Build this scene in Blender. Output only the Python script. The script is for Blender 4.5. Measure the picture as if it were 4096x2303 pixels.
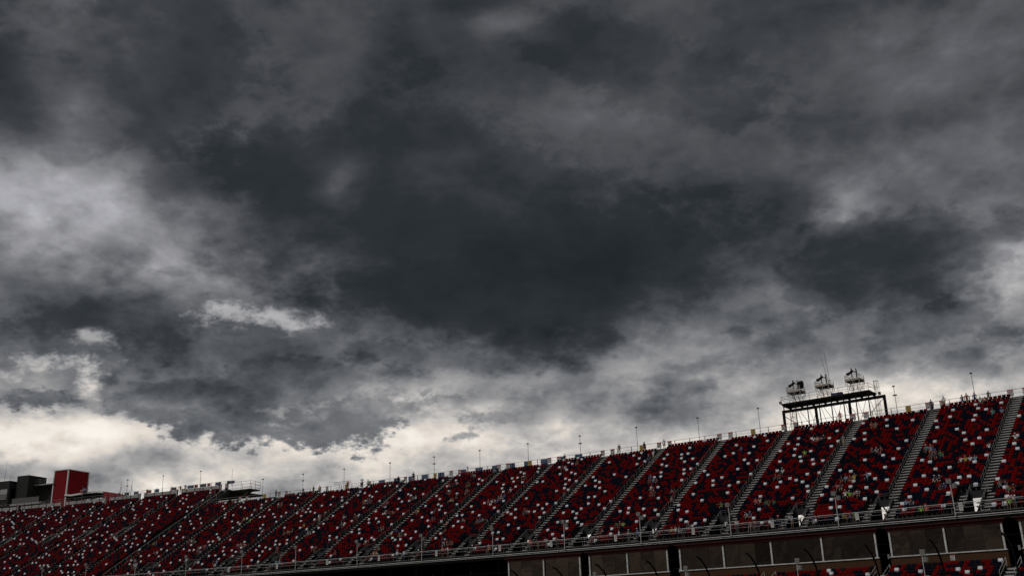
import bpy, bmesh, math, random
import numpy as np
from mathutils import Matrix, Vector

for o in list(bpy.data.objects):
    bpy.data.objects.remove(o, do_unlink=True)
sc = bpy.context.scene
COL = sc.collection
R = math.radians

# ------------------------------------------------------------------ camera
EYE = 1.9                                  # camera height above the ground
PITCH, ROLL, LENS = 0.32666, -0.03012, 35.5
cam = bpy.data.cameras.new('camera')
cam.lens, cam.sensor_width, cam.sensor_fit = LENS, 36.0, 'HORIZONTAL'
cam.clip_start, cam.clip_end = 0.5, 20000.0
cam_ob = bpy.data.objects.new('camera', cam)
COL.objects.link(cam_ob)
_fw = Vector((0, math.cos(PITCH), math.sin(PITCH)))
_rt = Vector((1, 0, 0))
_up = _rt.cross(_fw)
_r2 = math.cos(ROLL) * _rt + math.sin(ROLL) * _up
_u2 = -math.sin(ROLL) * _rt + math.cos(ROLL) * _up
cam_ob.matrix_world = Matrix(((_r2.x, _u2.x, -_fw.x, 0), (_r2.y, _u2.y, -_fw.y, 0), (_r2.z, _u2.z, -_fw.z, EYE), (0, 0, 0, 1)))
sc.camera = cam_ob

# ------------------------------------------------------------------ view
sc.view_settings.view_transform = 'Standard'
sc.view_settings.look = 'None'
sc.view_settings.exposure = 0.0
sc.view_settings.gamma = 1.0
sc.view_settings.use_curve_mapping = False

# ------------------------------------------------------------------ sun (veiled by cloud, behind the photographer)
SUN_EL, SUN_AZ = R(44), R(250)             # azimuth clockwise from +Y
sun = bpy.data.lights.new('sun', 'SUN')
sun.energy, sun.angle, sun.color = 1.5, R(14), (1.0, 0.97, 0.93)
sun_ob = bpy.data.objects.new('sun', sun)
COL.objects.link(sun_ob)
_sd = Vector((math.sin(SUN_AZ) * math.cos(SUN_EL), math.cos(SUN_AZ) * math.cos(SUN_EL), math.sin(SUN_EL)))
sun_ob.rotation_euler = (-_sd).to_track_quat('-Z', 'Y').to_euler()
sun_ob.location = (0, -60, 120)

# ------------------------------------------------------------------ sky: storm clouds over a pale horizon
def s2l(c):
    c = c / 255.0
    return c / 12.92 if c <= 0.04045 else ((c + 0.055) / 1.055) ** 2.4

world = bpy.data.worlds.new('World')
sc.world = world
world.use_nodes = True
NT = world.node_tree
NT.nodes.clear()
def nd(t, **kw):
    n = NT.nodes.new(t)
    for k_, v_ in kw.items():
        setattr(n, k_, v_)
    return n
def lk(a, b):
    NT.links.new(a, b)
def mth(op, a, b=None, c=None):
    n = nd('ShaderNodeMath', operation=op)
    for i, v in enumerate((a, b, c)):
        if v is None:
            continue
        if isinstance(v, (int, float)):
            n.inputs[i].default_value = v
        else:
            lk(v, n.inputs[i])
    return n.outputs[0]
def vmth(op, a, b=None, scale=None):
    n = nd('ShaderNodeVectorMath', operation=op)
    for i, v in enumerate((a, b)):
        if v is None:
            continue
        if isinstance(v, (tuple, list)):
            n.inputs[i].default_value = v
        else:
            lk(v, n.inputs[i])
    if scale is not None:
        n.inputs['Scale'].default_value = scale
    return n.outputs['Value'] if op in ('DOT_PRODUCT', 'LENGTH') else n.outputs[0]
def fbm(vec, scale, detail, rough=0.55, dist=0.0, lac=2.0):
    n = nd('ShaderNodeTexNoise')
    n.inputs['Scale'].default_value = scale
    n.inputs['Detail'].default_value = detail
    n.inputs['Roughness'].default_value = rough
    n.inputs['Lacunarity'].default_value = lac
    n.inputs['Distortion'].default_value = dist
    lk(vec, n.inputs['Vector'])
    return n
def maprange(v, a, b, c, d, kind='SMOOTHSTEP'):
    n = nd('ShaderNodeMapRange', interpolation_type=kind)
    lk(v, n.inputs['Value'])
    for i, x in enumerate((a, b, c, d)):
        n.inputs[1 + i].default_value = x
    return n.outputs[0]

tc = nd('ShaderNodeTexCoord')
DIR = vmth('NORMALIZE', tc.outputs['Generated'])
sep = nd('ShaderNodeSeparateXYZ')
lk(DIR, sep.inputs[0])
X, Y, Z = sep.outputs
DEG = 180 / math.pi
AZ = mth('MULTIPLY', mth('ARCTAN2', X, Y), DEG)
EL = mth('MULTIPLY', mth('ARCSINE', Z), DEG)
# cloud-deck coordinates: the noise gets finer and flatter toward the horizon
zz = mth('ADD', mth('MAXIMUM', Z, 0.0), 0.52)
cmb = nd('ShaderNodeCombineXYZ')
lk(mth('DIVIDE', X, zz), cmb.inputs[0]); lk(mth('DIVIDE', Y, zz), cmb.inputs[1]); lk(mth('MULTIPLY', Z, 0.9), cmb.inputs[2])
CP = cmb.outputs[0]
pol = nd('ShaderNodeCombineXYZ')
lk(AZ, pol.inputs[0]); lk(EL, pol.inputs[1])
w1 = fbm(CP, 1.6, 3, 0.5)
w2 = fbm(CP, 6.0, 5, 0.62)
off1 = vmth('MULTIPLY', vmth('SUBTRACT', w1.outputs['Color'], (0.5, 0.5, 0.5)), (15.0, 9.0, 0.0))
off2 = vmth('MULTIPLY', vmth('SUBTRACT', w2.outputs['Color'], (0.5, 0.5, 0.5)), (5.0, 3.6, 0.0))
PW = vmth('ADD', vmth('ADD', pol.outputs[0], off1), off2)          # warped (azimuth, elevation)
PF = vmth('ADD', pol.outputs[0], off2)
# overcast brightness by height above the horizon
rmp = nd('ShaderNodeValToRGB')
lk(mth('DIVIDE', EL, 90.0), rmp.inputs[0])
cr = rmp.color_ramp
cr.interpolation = 'B_SPLINE'
BASE = [(0, .78), (4, .76), (7, .65), (10, .50), (13, .41), (18, .32), (24, .225), (34, .205), (50, .33), (90, .48)]
while len(cr.elements) < len(BASE):
    cr.elements.new(0.5)
for e, (a, v) in zip(cr.elements, BASE):
    e.position = a / 90
    e.color = (v, v, v, 1)
V = rmp.outputs[0]
# the storm stands ahead; the cloud is thinner at the photographer's back
back = maprange(Y, 0.45, -0.6, 0.0, 1.0)
big = fbm(CP, 2.2, 6, 0.55).outputs['Fac']
V = mth('ADD', V, mth('MULTIPLY', back, mth('ADD', maprange(EL, 4.0, 30.0, 0.0, 0.30), mth('MULTIPLY', mth('SUBTRACT', big, 0.52), 1.3))))
def gauss(vec, az, el, sa, se, rot):
    m = nd('ShaderNodeMapping', vector_type='TEXTURE')
    m.inputs['Location'].default_value = (az, el, 0)
    m.inputs['Rotation'].default_value = (0, 0, R(rot))
    m.inputs['Scale'].default_value = (sa, se, 1)
    lk(vec, m.inputs['Vector'])
    return m.outputs[0]
SOFT = [
    (-26.5, 23.1, 6.87, 2.26, -8, 0.34),
    (-20.1, 22.6, 4.65, 1.81, -30, 0.18),
    (-27.2, 18.2, 6.18, 1.81, 0, -0.06),
    (-25.2, 16.4, 7.06, 2.03, 0, -0.1),
    (-15.8, 14.7, 9.8, 2.48, 0, -0.09),
    (-24.6, 10.6, 7.58, 0.86, -4, 0.44),
    (-12.0, 8.9, 13.71, 1.13, 3, 0.33),
    (-4.3, 11.3, 2.53, 1.24, 0, 0.22),
    (0.3, 18.8, 12.4, 3.39, 5, -0.13),
    (-3.2, 22.9, 10.78, 3.39, 0, -0.08),
    (11.1, 20.8, 10.14, 2.93, 0, -0.07),
    (23.0, 18.4, 8.57, 2.48, 0, -0.06),
    (24.0, 24.4, 9.92, 4.51, 0, 0.05),
    (27.1, 29.1, 7.75, 2.71, 0, 0.09),
    (18.1, 10.3, 7.57, 1.24, 8, 0.54),
    (25.1, 12.7, 5.55, 2.71, 0, -0.05),
    (28.3, 17.3, 2.84, 1.81, 30, 0.2),
    (20.8, 21.4, 1.82, 1.35, 30, 0.17),
    (-29.0, 30.9, 6.57, 2.48, 0, 0.1),
    (-26.0, 27.6, 2.8, 1.13, -40, 0.13),
    (3.5, 33.2, 2.43, 0.9, 0, 0.1),
    (0.9, 34.5, 3.01, 0.79, 0, -0.1),
    (8.7, 28.8, 3.86, 1.35, 0, 0.05),
    (-8.3, 25.4, 2.0, 0.9, 30, 0.1),
    (-20.9, 8.6, 6.39, 1.02, 0, -0.27),
    (-26.2, 9.8, 2.06, 0.68, 0, -0.22),
    (0.8, 13.4, 3.71, 1.13, 0, 0.08),
    (9.3, 13.0, 6.95, 1.35, 0, 0.08),
]
BANK = [
    (-2.5, 23.4, 15.74, 6.77, -8, -0.05, 0.16, 0.5),
    (2.7, 19.4, 13.4, 4.29, 6, -0.05, 0.2, 0.5),
    (21.6, 18.5, 8.09, 2.6, 4, -0.08, 0.16, 0.5),
    (-23.0, 29.4, 10.88, 4.29, 8, -0.04, 0.15, 0.6),
    (12.2, 30.6, 8.65, 2.93, -20, -0.04, 0.16, 0.6),
    (-22.3, 17.1, 8.5, 2.48, 8, -0.06, 0.2, 0.7),
    (-3.3, 15.7, 8.44, 1.81, 5, -0.06, 0.2, 0.7),
    (10.5, 14.6, 7.7, 1.35, 10, -0.06, 0.2, 0.7),
    (-13.5, 13.4, 10.21, 2.03, 5, -0.07, 0.22, 0.8),
    (23.1, 15.0, 5.14, 1.13, 10, -0.06, 0.25, 0.8),
    (24.4, 12.2, 3.46, 1.35, 30, -0.08, 0.25, 0.9),
    (-17.1, 21.8, 4.13, 1.35, -38, -0.06, 0.25, 0.6),
    (-10.8, 11.3, 6.91, 1.69, 2, -0.1, 0.22, 0.8),
]
CRISP = [
    (-21.2, 12.0, 4.38, 0.77, -8, 0.4, 0.4, 0.8),
    (-17.0, 11.1, 3.68, 1.04, -12, 0.38, 0.4, 0.8),
    (-13.4, 10.8, 3.68, 1.04, 0, 0.37, 0.4, 0.8),
    (-9.4, 10.7, 3.45, 1.22, 0, 0.36, 0.4, 0.7),
    (-7.1, 12.0, 2.54, 1.02, 25, 0.41, 0.45, 0.8),
    (-25.9, 12.3, 3.93, 0.86, 0, 0.3, 0.35, 0.7),
    (-16.7, 15.6, 2.58, 0.77, 0, 0.3, 0.4, 0.8),
    (-23.8, 14.9, 1.64, 0.45, 0, 0.31, 0.4, 0.8),
    (-14.8, 16.8, 2.71, 0.5, 2, 0.69, 0.95, 1.0),
    (-17.1, 17.0, 1.53, 0.59, 10, 0.64, 0.95, 1.1),
    (-23.7, 15.5, 1.12, 0.34, 0, 0.62, 0.95, 1.0),
    (-25.7, 13.8, 2.44, 0.5, 8, 0.7, 0.95, 1.2),
    (-23.1, 12.9, 0.6, 0.95, 0, 0.8, 0.9, 1.0),
    (-19.7, 19.0, 1.07, 0.45, 0, 0.44, 0.7, 0.9),
    (-2.7, 10.5, 1.03, 0.36, 0, 0.54, 0.5, 0.9),
    (-1.1, 11.5, 2.07, 0.41, 0, 0.52, 0.6, 0.9),
    (-17.2, 10.5, 0.46, 0.45, 0, 0.8, 0.4, 0.6),
    (-12.8, 10.2, 0.6, 0.41, 0, 0.8, 0.4, 0.6),
]
for (a, e, sa, se, rot, amp) in SOFT:                               # broad light and dark swells
    v_ = gauss(PW, a, e, sa, se, rot)
    V = mth('MULTIPLY_ADD', mth('POWER', 0.3679, vmth('DOT_PRODUCT', v_, v_)), amp, V)
n1 = fbm(CP, 3.0, 5, 0.52, 0.5).outputs['Fac']
n2 = fbm(CP, 9.0, 6, 0.58, 0.0).outputs['Fac']
lacy = fbm(CP, 17.0, 7, 0.68, 0.0).outputs['Fac']
vor = nd('ShaderNodeTexVoronoi', feature='F1')                # rounded lumps on the cloud base
vor.inputs['Scale'].default_value = 7.0
vor.inputs['Detail'].default_value = 1.0
vor.inputs['Roughness'].default_value = 0.45
lk(vmth('ADD', CP, vmth('SCALE', vmth('SUBTRACT', w2.outputs['Color'], (0.5, 0.5, 0.5)), None, 0.42)), vor.inputs['Vector'])
rel_a = fbm(CP, 5.0, 5, 0.56)
rel_b = fbm(vmth('ADD', CP, (0.012, 0.055, 0.02)), 5.0, 5, 0.56)
relief = mth('SUBTRACT', rel_a.outputs['Fac'], rel_b.outputs['Fac'])      # cloud relief: flanks turned to and from the light
lump = mth('SUBTRACT', vor.outputs['Distance'], 0.42)
namp = mth('MULTIPLY', maprange(V, 0.14, 0.5, 0.44, 1.05), mth('MULTIPLY', maprange(EL, 17.0, 27.0, 1.0, 0.66), maprange(V, 0.62, 0.88, 1.0, 0.45)))
nz = mth('MULTIPLY_ADD', mth('SUBTRACT', n1, 0.5), 0.40, mth('MULTIPLY_ADD', mth('SUBTRACT', n2, 0.5), 0.24, mth('MULTIPLY_ADD', relief, 0.85, mth('MULTIPLY', lump, 0.26))))
V = mth('ADD', V, mth('MULTIPLY', nz, namp))
fray = fbm(CP, 52.0, 5, 0.66, 0.0).outputs['Fac']
edge_s = mth('MULTIPLY_ADD', mth('SUBTRACT', fray, 0.5), 1.0, mth('MULTIPLY', mth('SUBTRACT', lacy, 0.5), 0.55))
edge_l = mth('ADD', mth('SUBTRACT', n2, 0.5), mth('MULTIPLY', lump, 0.8))
for (a, e, sa, se, rot, amp, wid, ea) in BANK:                      # overlapping cloud banks with a readable rim
    r_ = mth('ADD', vmth('LENGTH', gauss(PW, a, e, sa, se, rot)), mth('MULTIPLY_ADD', edge_s, 1.1 * ea, mth('MULTIPLY', edge_l, ea)))
    V = mth('ADD', V, maprange(r_, 1.0 + wid, 1.0 - wid, 0.0, amp))
for (a, e, sa, se, rot, val, wid, ea) in CRISP:                     # torn gaps and ragged scraps of cloud
    r_ = mth('ADD', vmth('LENGTH', gauss(PF, a, e, sa, se, rot)), mth('MULTIPLY_ADD', edge_s, 3.3 * ea, mth('MULTIPLY', edge_l, 1.3 * ea)))
    m_ = maprange(r_, 1.0 + wid, 1.0 - wid, 0.0, 1.0)
    tgt = mth('MULTIPLY_ADD', nz, 0.45, mth('MULTIPLY_ADD', edge_s, 0.22, val))
    mx = nd('ShaderNodeMix', data_type='FLOAT')
    lk(m_, mx.inputs[0]); lk(V, mx.inputs[2]); lk(tgt, mx.inputs[3])
    V = mx.outputs[0]
def ramp(stops):
    n = nd('ShaderNodeValToRGB')
    lk(V, n.inputs[0])
    c_ = n.color_ramp
    while len(c_.elements) < len(stops):
        c_.elements.new(0.5)
    for e, (p_, rgb) in zip(c_.elements, stops):
        e.position = p_
        e.color = tuple(s2l(q) for q in rgb) + (1,)
    return n.outputs[0]
cool = ramp([(0.0, (31, 35, 38)), (.16, (43, 47, 50)), (.24, (61, 63, 66)), (.36, (92, 93, 97)), (.5, (128, 128, 132)), (.65, (164, 164, 169)), (.8, (196, 196, 201)), (1.0, (232, 230, 230))])
warm = ramp([(0.0, (30, 33, 36)), (.2, (53, 56, 59)), (.32, (83, 86, 90)), (.45, (117, 118, 121)), (.6, (157, 156, 156)), (.74, (194, 190, 186)), (.86, (228, 219, 208)), (1.0, (252, 246, 236))])
mixc = nd('ShaderNodeMix', data_type='RGBA')
lk(maprange(EL, 12.0, 22.0, 0.0, 1.0), mixc.inputs[0]); lk(warm, mixc.inputs[6]); lk(cool, mixc.inputs[7])
sky = nd('ShaderNodeTexSky', sky_type='NISHITA', sun_disc=False)
sky.sun_elevation, sky.sun_rotation = SUN_EL, SUN_AZ
bg_sky = nd('ShaderNodeBackground')
bg_sky.inputs['Strength'].default_value = 0.06
lk(sky.outputs[0], bg_sky.inputs['Color'])
bg_cl = nd('ShaderNodeBackground')
bg_cl.inputs['Strength'].default_value = 1.0
lk(mixc.outputs[2], bg_cl.inputs['Color'])
mxs = nd('ShaderNodeMixShader')
mxs.inputs[0].default_value = 0.97                                  # nearly closed overcast
lk(bg_sky.outputs[0], mxs.inputs[1]); lk(bg_cl.outputs[0], mxs.inputs[2])
wo = nd('ShaderNodeOutputWorld')
lk(mxs.outputs[0], wo.inputs['Surface'])

world.cycles.sampling_method = 'MANUAL'
world.cycles.sample_map_resolution = 512

# ================================================================== helpers
rng = random.Random(7)
nrng = np.random.default_rng(7)
ZL = 12.024 + EYE                          # height of the front rail of the upper deck above the ground
X0, Y0, TH, KAP = 50.1655, 113.2891, 0.69199, -0.00136

def heading(s):
    return TH + KAP * s
def S(s, d, z):
    """stand coordinates (metres leftward along the rail, back from it, up from it) -> world"""
    a = TH + KAP * s
    return (X0 - (math.sin(a) - math.sin(TH)) / KAP + d * math.sin(a),
            Y0 - (math.cos(a) - math.cos(TH)) / KAP + d * math.cos(a), ZL + z)
def S_np(s, d, z):
    a = TH + KAP * s
    return np.stack([X0 - (np.sin(a) - math.sin(TH)) / KAP + d * np.sin(a),
                     Y0 - (np.cos(a) - math.cos(TH)) / KAP + d * np.cos(a), ZL + z], -1)

MATS = {}
def mat(name, col, rough=0.6, metal=0.0, var=0.15, scale=3.0, spec=0.5, bump=0.0, bscale=40.0):
    """plain painted / bare material with blotchy wear"""
    if name in MATS:
        return MATS[name]
    m = bpy.data.materials.new(name)
    m.use_nodes = True
    t = m.node_tree
    b = t.nodes['Principled BSDF']
    b.inputs['Roughness'].default_value = rough
    b.inputs['Metallic'].default_value = metal
    b.inputs['Specular IOR Level'].default_value = spec
    tcn = t.nodes.new('ShaderNodeTexCoord')
    n = t.nodes.new('ShaderNodeTexNoise')
    n.inputs['Scale'].default_value = scale
    n.inputs['Detail'].default_value = 5
    n.inputs['Roughness'].default_value = 0.6
    t.links.new(tcn.outputs['Object'], n.inputs['Vector'])
    r = t.nodes.new('ShaderNodeMapRange')
    r.inputs[1].default_value, r.inputs[2].default_value = 0.3, 0.7
    r.inputs[3].default_value, r.inputs[4].default_value = 1 - var, 1 + var
    t.links.new(n.outputs['Fac'], r.inputs['Value'])
    vm = t.nodes.new('ShaderNodeVectorMath')
    vm.operation = 'SCALE'
    vm.inputs[0].default_value = col
    t.links.new(r.outputs[0], vm.inputs['Scale'])
    t.links.new(vm.outputs[0], b.inputs['Base Color'])
    if bump:
        n2_ = t.nodes.new('ShaderNodeTexNoise')
        n2_.inputs['Scale'].default_value = bscale
        t.links.new(tcn.outputs['Object'], n2_.inputs['Vector'])
        bp = t.nodes.new('ShaderNodeBump')
        bp.inputs['Strength'].default_value = bump
        bp.inputs['Distance'].default_value = 0.02
        t.links.new(n2_.outputs['Fac'], bp.inputs['Height'])
        t.links.new(bp.outputs[0], b.inputs['Normal'])
    MATS[name] = m
    return m

M_RED = mat('seat_red', (0.076, 0.0006, 0.001), 0.7, var=0.25, scale=0.9, spec=0.03)
M_NAVY = mat('seat_navy', (0.0016, 0.0022, 0.0066), 0.7, var=0.25, scale=0.9, spec=0.04)
M_WHITE = mat('seat_white', (0.43, 0.44, 0.455), 0.5, var=0.14, scale=0.9, spec=0.3)
M_BLACKSEAT = mat('seat_black', (0.0022, 0.0022, 0.0026), 0.6, spec=0.06)
M_BRACKET = mat('seat_bracket', (0.10, 0.10, 0.10), 0.5, 0.4)
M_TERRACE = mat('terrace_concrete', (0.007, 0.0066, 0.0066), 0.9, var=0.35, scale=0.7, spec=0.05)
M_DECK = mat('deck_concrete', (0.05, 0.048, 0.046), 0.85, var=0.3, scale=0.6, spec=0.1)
M_ALU = mat('tread_aluminium', (0.27, 0.265, 0.25), 0.55, 0.0, var=0.18, scale=1.5)
M_STEEL = mat('galvanised_steel', (0.13, 0.13, 0.13), 0.5, 0.2, var=0.25, scale=2.0)
M_PIPE = mat('bright_pipe', (0.33, 0.33, 0.32), 0.5, 0.1, var=0.2, scale=2.0)
M_DARK = mat('dark_steel', (0.010, 0.0105, 0.011), 0.55, 0.0, var=0.3, spec=0.2)
M_BLACK = mat('black_steel', (0.0035, 0.0035, 0.0038), 0.6, 0.0, var=0.3, spec=0.08)
M_VOID = mat('shade_black_concrete', (0.0022, 0.002, 0.002), 0.95, var=0.4, scale=0.5, spec=0.02)  # near-black colour stands in for deep shade in voids and recesses
M_WALL = mat('grey_wall', (0.21, 0.205, 0.195), 0.8, var=0.15, scale=0.35)

class MB:
    """collects world-space geometry for ONE mesh object"""
    def __init__(self):
        self.v, self.f, self.m = [], [], []
    def add(self, verts, faces, mi=0):
        o = len(self.v)
        self.v.extend(verts)
        self.f.extend([tuple(i + o for i in q) for q in faces])
        self.m.extend([mi] * len(faces))
    def hexa(self, p, mi=0):
        """8 corner points: bottom 0-3 counter-clockwise, top 4-7"""
        self.add(p, [(0, 3, 2, 1), (4, 5, 6, 7), (0, 1, 5, 4), (1, 2, 6, 5), (2, 3, 7, 6), (3, 0, 4, 7)], mi)
    def sbox(self, s0, s1, d0, d1, z0, z1, seg=6.0, mi=0, z0b=None, z1b=None):
        """box in stand coordinates, cut along its length so that it follows the curve; z0b/z1b = heights at the back"""
        n = max(1, int(math.ceil(abs(s1 - s0) / seg)))
        z0b = z0 if z0b is None else z0b
        z1b = z1 if z1b is None else z1b
        vs = []
        for i in range(n + 1):
            s = s0 + (s1 - s0) * i / n
            vs += [S(s, d0, z0), S(s, d1, z0b), S(s, d1, z1b), S(s, d0, z1)]
        fs = []
        for i in range(n):
            a, b = 4 * i, 4 * i + 4
            for k in range(4):
                fs.append((a + k, a + (k + 1) % 4, b + (k + 1) % 4, b + k))
        fs += [(3, 2, 1, 0), (4 * n, 4 * n + 1, 4 * n + 2, 4 * n + 3)]
        self.add(vs, fs, mi)
    def tube(self, pts, r, n=6, mi=0, r1=None):
        pts = [Vector(p) for p in pts]
        vs, fs = [], []
        m = len(pts)
        for i, p in enumerate(pts):
            t = (pts[min(i + 1, m - 1)] - pts[max(i - 1, 0)]).normalized()
            h = Vector((0, 0, 1)) if abs(t.z) < 0.95 else Vector((1, 0, 0))
            u = t.cross(h).normalized()
            w = t.cross(u)
            rr = r if r1 is None else r + (r1 - r) * i / (m - 1)
            for k in range(n):
                a = 2 * math.pi * k / n
                vs.append(tuple(p + (math.cos(a) * u + math.sin(a) * w) * rr))
        for i in range(m - 1):
            for k in range(n):
                fs.append((i * n + k, i * n + (k + 1) % n, (i + 1) * n + (k + 1) % n, (i + 1) * n + k))
        fs.append(tuple(range(n))[::-1])
        fs.append(tuple((m - 1) * n + k for k in range(n)))
        self.add(vs, fs, mi)
    def srail(self, s0, s1, d, z, r, seg=6.0, n=6, mi=0):
        k = max(1, int(math.ceil(abs(s1 - s0) / seg)))
        self.tube([S(s0 + (s1 - s0) * i / k, d, z) for i in range(k + 1)], r, n, mi)
    def box(self, x0, x1, y0, y1, z0, z1, mi=0):
        self.hexa([(x0, y0, z0), (x1, y0, z0), (x1, y1, z0), (x0, y1, z0), (x0, y0, z1), (x1, y0, z1), (x1, y1, z1), (x0, y1, z1)], mi)
    def mesh(self, name, mats, org=(0, 0, 0), smooth=False):
        me = bpy.data.meshes.new(name)
        ox, oy, oz = org
        me.from_pydata([(x - ox, y - oy, z - oz) for x, y, z in self.v], [], self.f)
        for m in (mats if isinstance(mats, (list, tuple)) else [mats]):
            me.materials.append(m)
        if any(self.m):
            me.polygons.foreach_set('material_index', self.m)
        if smooth:
            me.polygons.foreach_set('use_smooth', [True] * len(self.f))
        bm_ = bmesh.new()
        bm_.from_mesh(me)
        bmesh.ops.recalc_face_normals(bm_, faces=bm_.faces)
        bm_.to_mesh(me)
        bm_.free()
        return me
    def build(self, name, mats, parent=None, kind=None, smooth=False):
        org = parent_world(parent) if parent else (0, 0, 0)
        o = bpy.data.objects.new(name, self.mesh(name, mats, org, smooth))
        COL.objects.link(o)
        o.parent = parent
        if kind:
            o['kind'] = kind
        return o

def parent_world(o):
    x, y, z = 0.0, 0.0, 0.0
    while o is not None:
        x, y, z = x + o.location.x, y + o.location.y, z + o.location.z
        o = o.parent
    return (x, y, z)
def tag(o, label, cat, group=None):
    o['label'], o['category'] = label, cat
    if group:
        o['group'] = group
    return o
def empty(name, loc, label, cat, group=None, rz=0.0):
    o = bpy.data.objects.new(name, None)
    o.empty_display_size = 0.3
    COL.objects.link(o)
    o.location = loc
    o.rotation_euler = (0, 0, rz)
    return tag(o, label, cat, group)
def inst(name, me, parent=None, loc=(0, 0, 0), rz=0.0):
    o = bpy.data.objects.new(name, me)
    COL.objects.link(o)
    o.parent = parent
    o.location = loc
    o.rotation_euler = (0, 0, rz)
    return o
def rel(p, parent):
    q = parent_world(parent)
    return (p[0] - q[0], p[1] - q[1], p[2] - q[2])
ORD = ['first', 'second', 'third', 'fourth', 'fifth', 'sixth', 'seventh', 'eighth', 'ninth', 'tenth', 'eleventh', 'twelfth',
       'thirteenth', 'fourteenth', 'fifteenth', 'sixteenth', 'seventeenth', 'eighteenth', 'nineteenth', 'twentieth']
TENS = {20: 'twenty', 30: 'thirty', 40: 'forty', 50: 'fifty'}
def nth(n):
    if n > 20:
        t10, u = n // 10 * 10, n % 10
        return {30: 'thirtieth', 40: 'fortieth', 50: 'fiftieth'}[n] if u == 0 else TENS[t10] + '-' + ORD[u - 1]
    if n <= 20:
        return ORD[n - 1]
    suf = 'th' if 10 <= n % 100 <= 20 else {1: 'st', 2: 'nd', 3: 'rd'}.get(n % 10, 'th')
    return '%d%s' % (n, suf)

# ================================================================== ground and track
def ground_material():
    m = bpy.data.materials.new('ground_grass_and_tarmac')
    m.use_nodes = True
    t = m.node_tree
    b = t.nodes['Principled BSDF']
    b.inputs['Roughness'].default_value = 0.9
    tcn = t.nodes.new('ShaderNodeTexCoord')
    n = t.nodes.new('ShaderNodeTexNoise')
    n.inputs['Scale'].default_value = 0.05
    n.inputs['Detail'].default_value = 8
    t.links.new(tcn.outputs['Object'], n.inputs['Vector'])
    r = t.nodes.new('ShaderNodeValToRGB')
    r.color_ramp.elements[0].position, r.color_ramp.elements[0].color = 0.35, (0.035, 0.05, 0.018, 1)
    r.color_ramp.elements[1].position, r.color_ramp.elements[1].color = 0.65, (0.075, 0.085, 0.035, 1)
    t.links.new(n.outputs['Fac'], r.inputs[0])
    t.links.new(r.outputs[0], b.inputs['Base Color'])
    return m
g = MB()
N = 24
for i in range(N):
    for j in range(N):
        a, b = -6000 + 12000 * i / N, -6000 + 12000 * j / N
        g.add([(a, b, 0), (a + 500, b, 0), (a + 500, b + 500, 0), (a, b + 500, 0)], [(0, 1, 2, 3)])
g.build('ground', ground_material(), kind='structure')
t_ = MB()
for i in range(60):
    s0, s1 = -120 + 8 * i, -112 + 8 * i
    t_.add([S(s0, -56, -ZL + .02), S(s1, -56, -ZL + .02), S(s1, -41, -ZL + 1.2), S(s0, -41, -ZL + 1.2)], [(0, 1, 2, 3)])
t_.build('race_track', mat('track_asphalt', (0.05, 0.05, 0.052), 0.9, var=0.25, scale=0.15), kind='structure')

# ================================================================== seating geometry shared by the stands
RISE, DR, D0, NROW = 0.4086, 0.656, 1.3, 42
PITCH_S = 0.555
def zf(i):
    return -1.1 + RISE * i
def df(i):
    return -0.15 if i == 0 else D0 + DR * (i - 1)
AISLE = [10.6 * k for k in range(-1, 15)]
S_LO, S_HI = -16.0, 158.58

def seat_parts(fine):
    """verts, faces, material slot (0 shell, 1 bracket); x right, y back, z up, floor at 0"""
    b = MB()
    w = 0.252
    if fine:
        # backrest: a shallow shell with clipped corners and a dished front
        prof = [(-w, 0.50), (w, 0.50), (w + .004, 0.60), (w, 0.84), (w - .05, 0.90), (-w + .05, 0.90), (-w, 0.84), (-w - .004, 0.60)]
        fr = [(x, 0.13 + (z - 0.5) * 0.28 - 0.022 * (abs(x) / w) ** 2, z) for x, z in prof]
        bk = [(x, 0.13 + (z - 0.5) * 0.28 + 0.035, z) for x, z in prof]
        n = len(prof)
        fs = [tuple(range(n))[::-1], tuple(n + i for i in range(n))]
        fs += [(i, (i + 1) % n, n + (i + 1) % n, n + i) for i in range(n)]
        b.add(fr + bk, fs, 0)
        # pan: rolled front lip
        pan = [(-w, -.24, .425), (w, -.24, .425), (w, -.20, .455), (-w, -.20, .455), (-w, .13, .43), (w, .13, .43), (w, .13, .395), (-w, .13, .395), (-w, -.235, .385), (w, -.235, .385)]
        b.add(pan, [(3, 2, 1, 0), (4, 5, 2, 3), (7, 6, 5, 4), (8, 9, 6, 7), (0, 1, 9, 8), (1, 2, 5, 6, 9), (0, 8, 7, 4, 3)], 0)
        b.add([(-.05, .02, 0), (.05, .02, 0), (.05, .10, 0), (-.05, .10, 0), (-.05, .02, .40), (.05, .02, .40), (.05, .10, .40), (-.05, .10, .40)],
              [(0, 1, 5, 4), (1, 2, 6, 5), (2, 3, 7, 6), (3, 0, 4, 7)], 1)
    else:
        fr = [(-w, .135, .50), (w, .135, .50), (w - .01, .22, .89), (-w + .01, .22, .89)]
        bk = [(x, y + .035, z) for x, y, z in fr]
        b.add(fr + bk, [(3, 2, 1, 0), (4, 5, 6, 7), (0, 1, 5, 4), (1, 2, 6, 5), (2, 3, 7, 6), (3, 0, 4, 7)], 0)
        b.add([(-w, -.23, .40), (w, -.23, .40), (w, .13, .40), (-w, .13, .40), (-w, -.23, .45), (w, -.23, .45), (w, .13, .44), (-w, .13, .44)],
              [(0, 3, 2, 1), (4, 5, 6, 7), (0, 1, 5, 4), (1, 2, 6, 5), (3, 0, 4, 7)], 0)
        b.add([(-.04, .05, 0), (.04, .05, 0), (.04, .05, .40), (-.04, .05, .40)], [(0, 1, 2, 3)], 1)
    return b
SEATMATS = [M_RED, M_NAVY, M_WHITE, M_BLACKSEAT]
SEATNAMES = ['red', 'navy', 'white', 'black']
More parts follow.
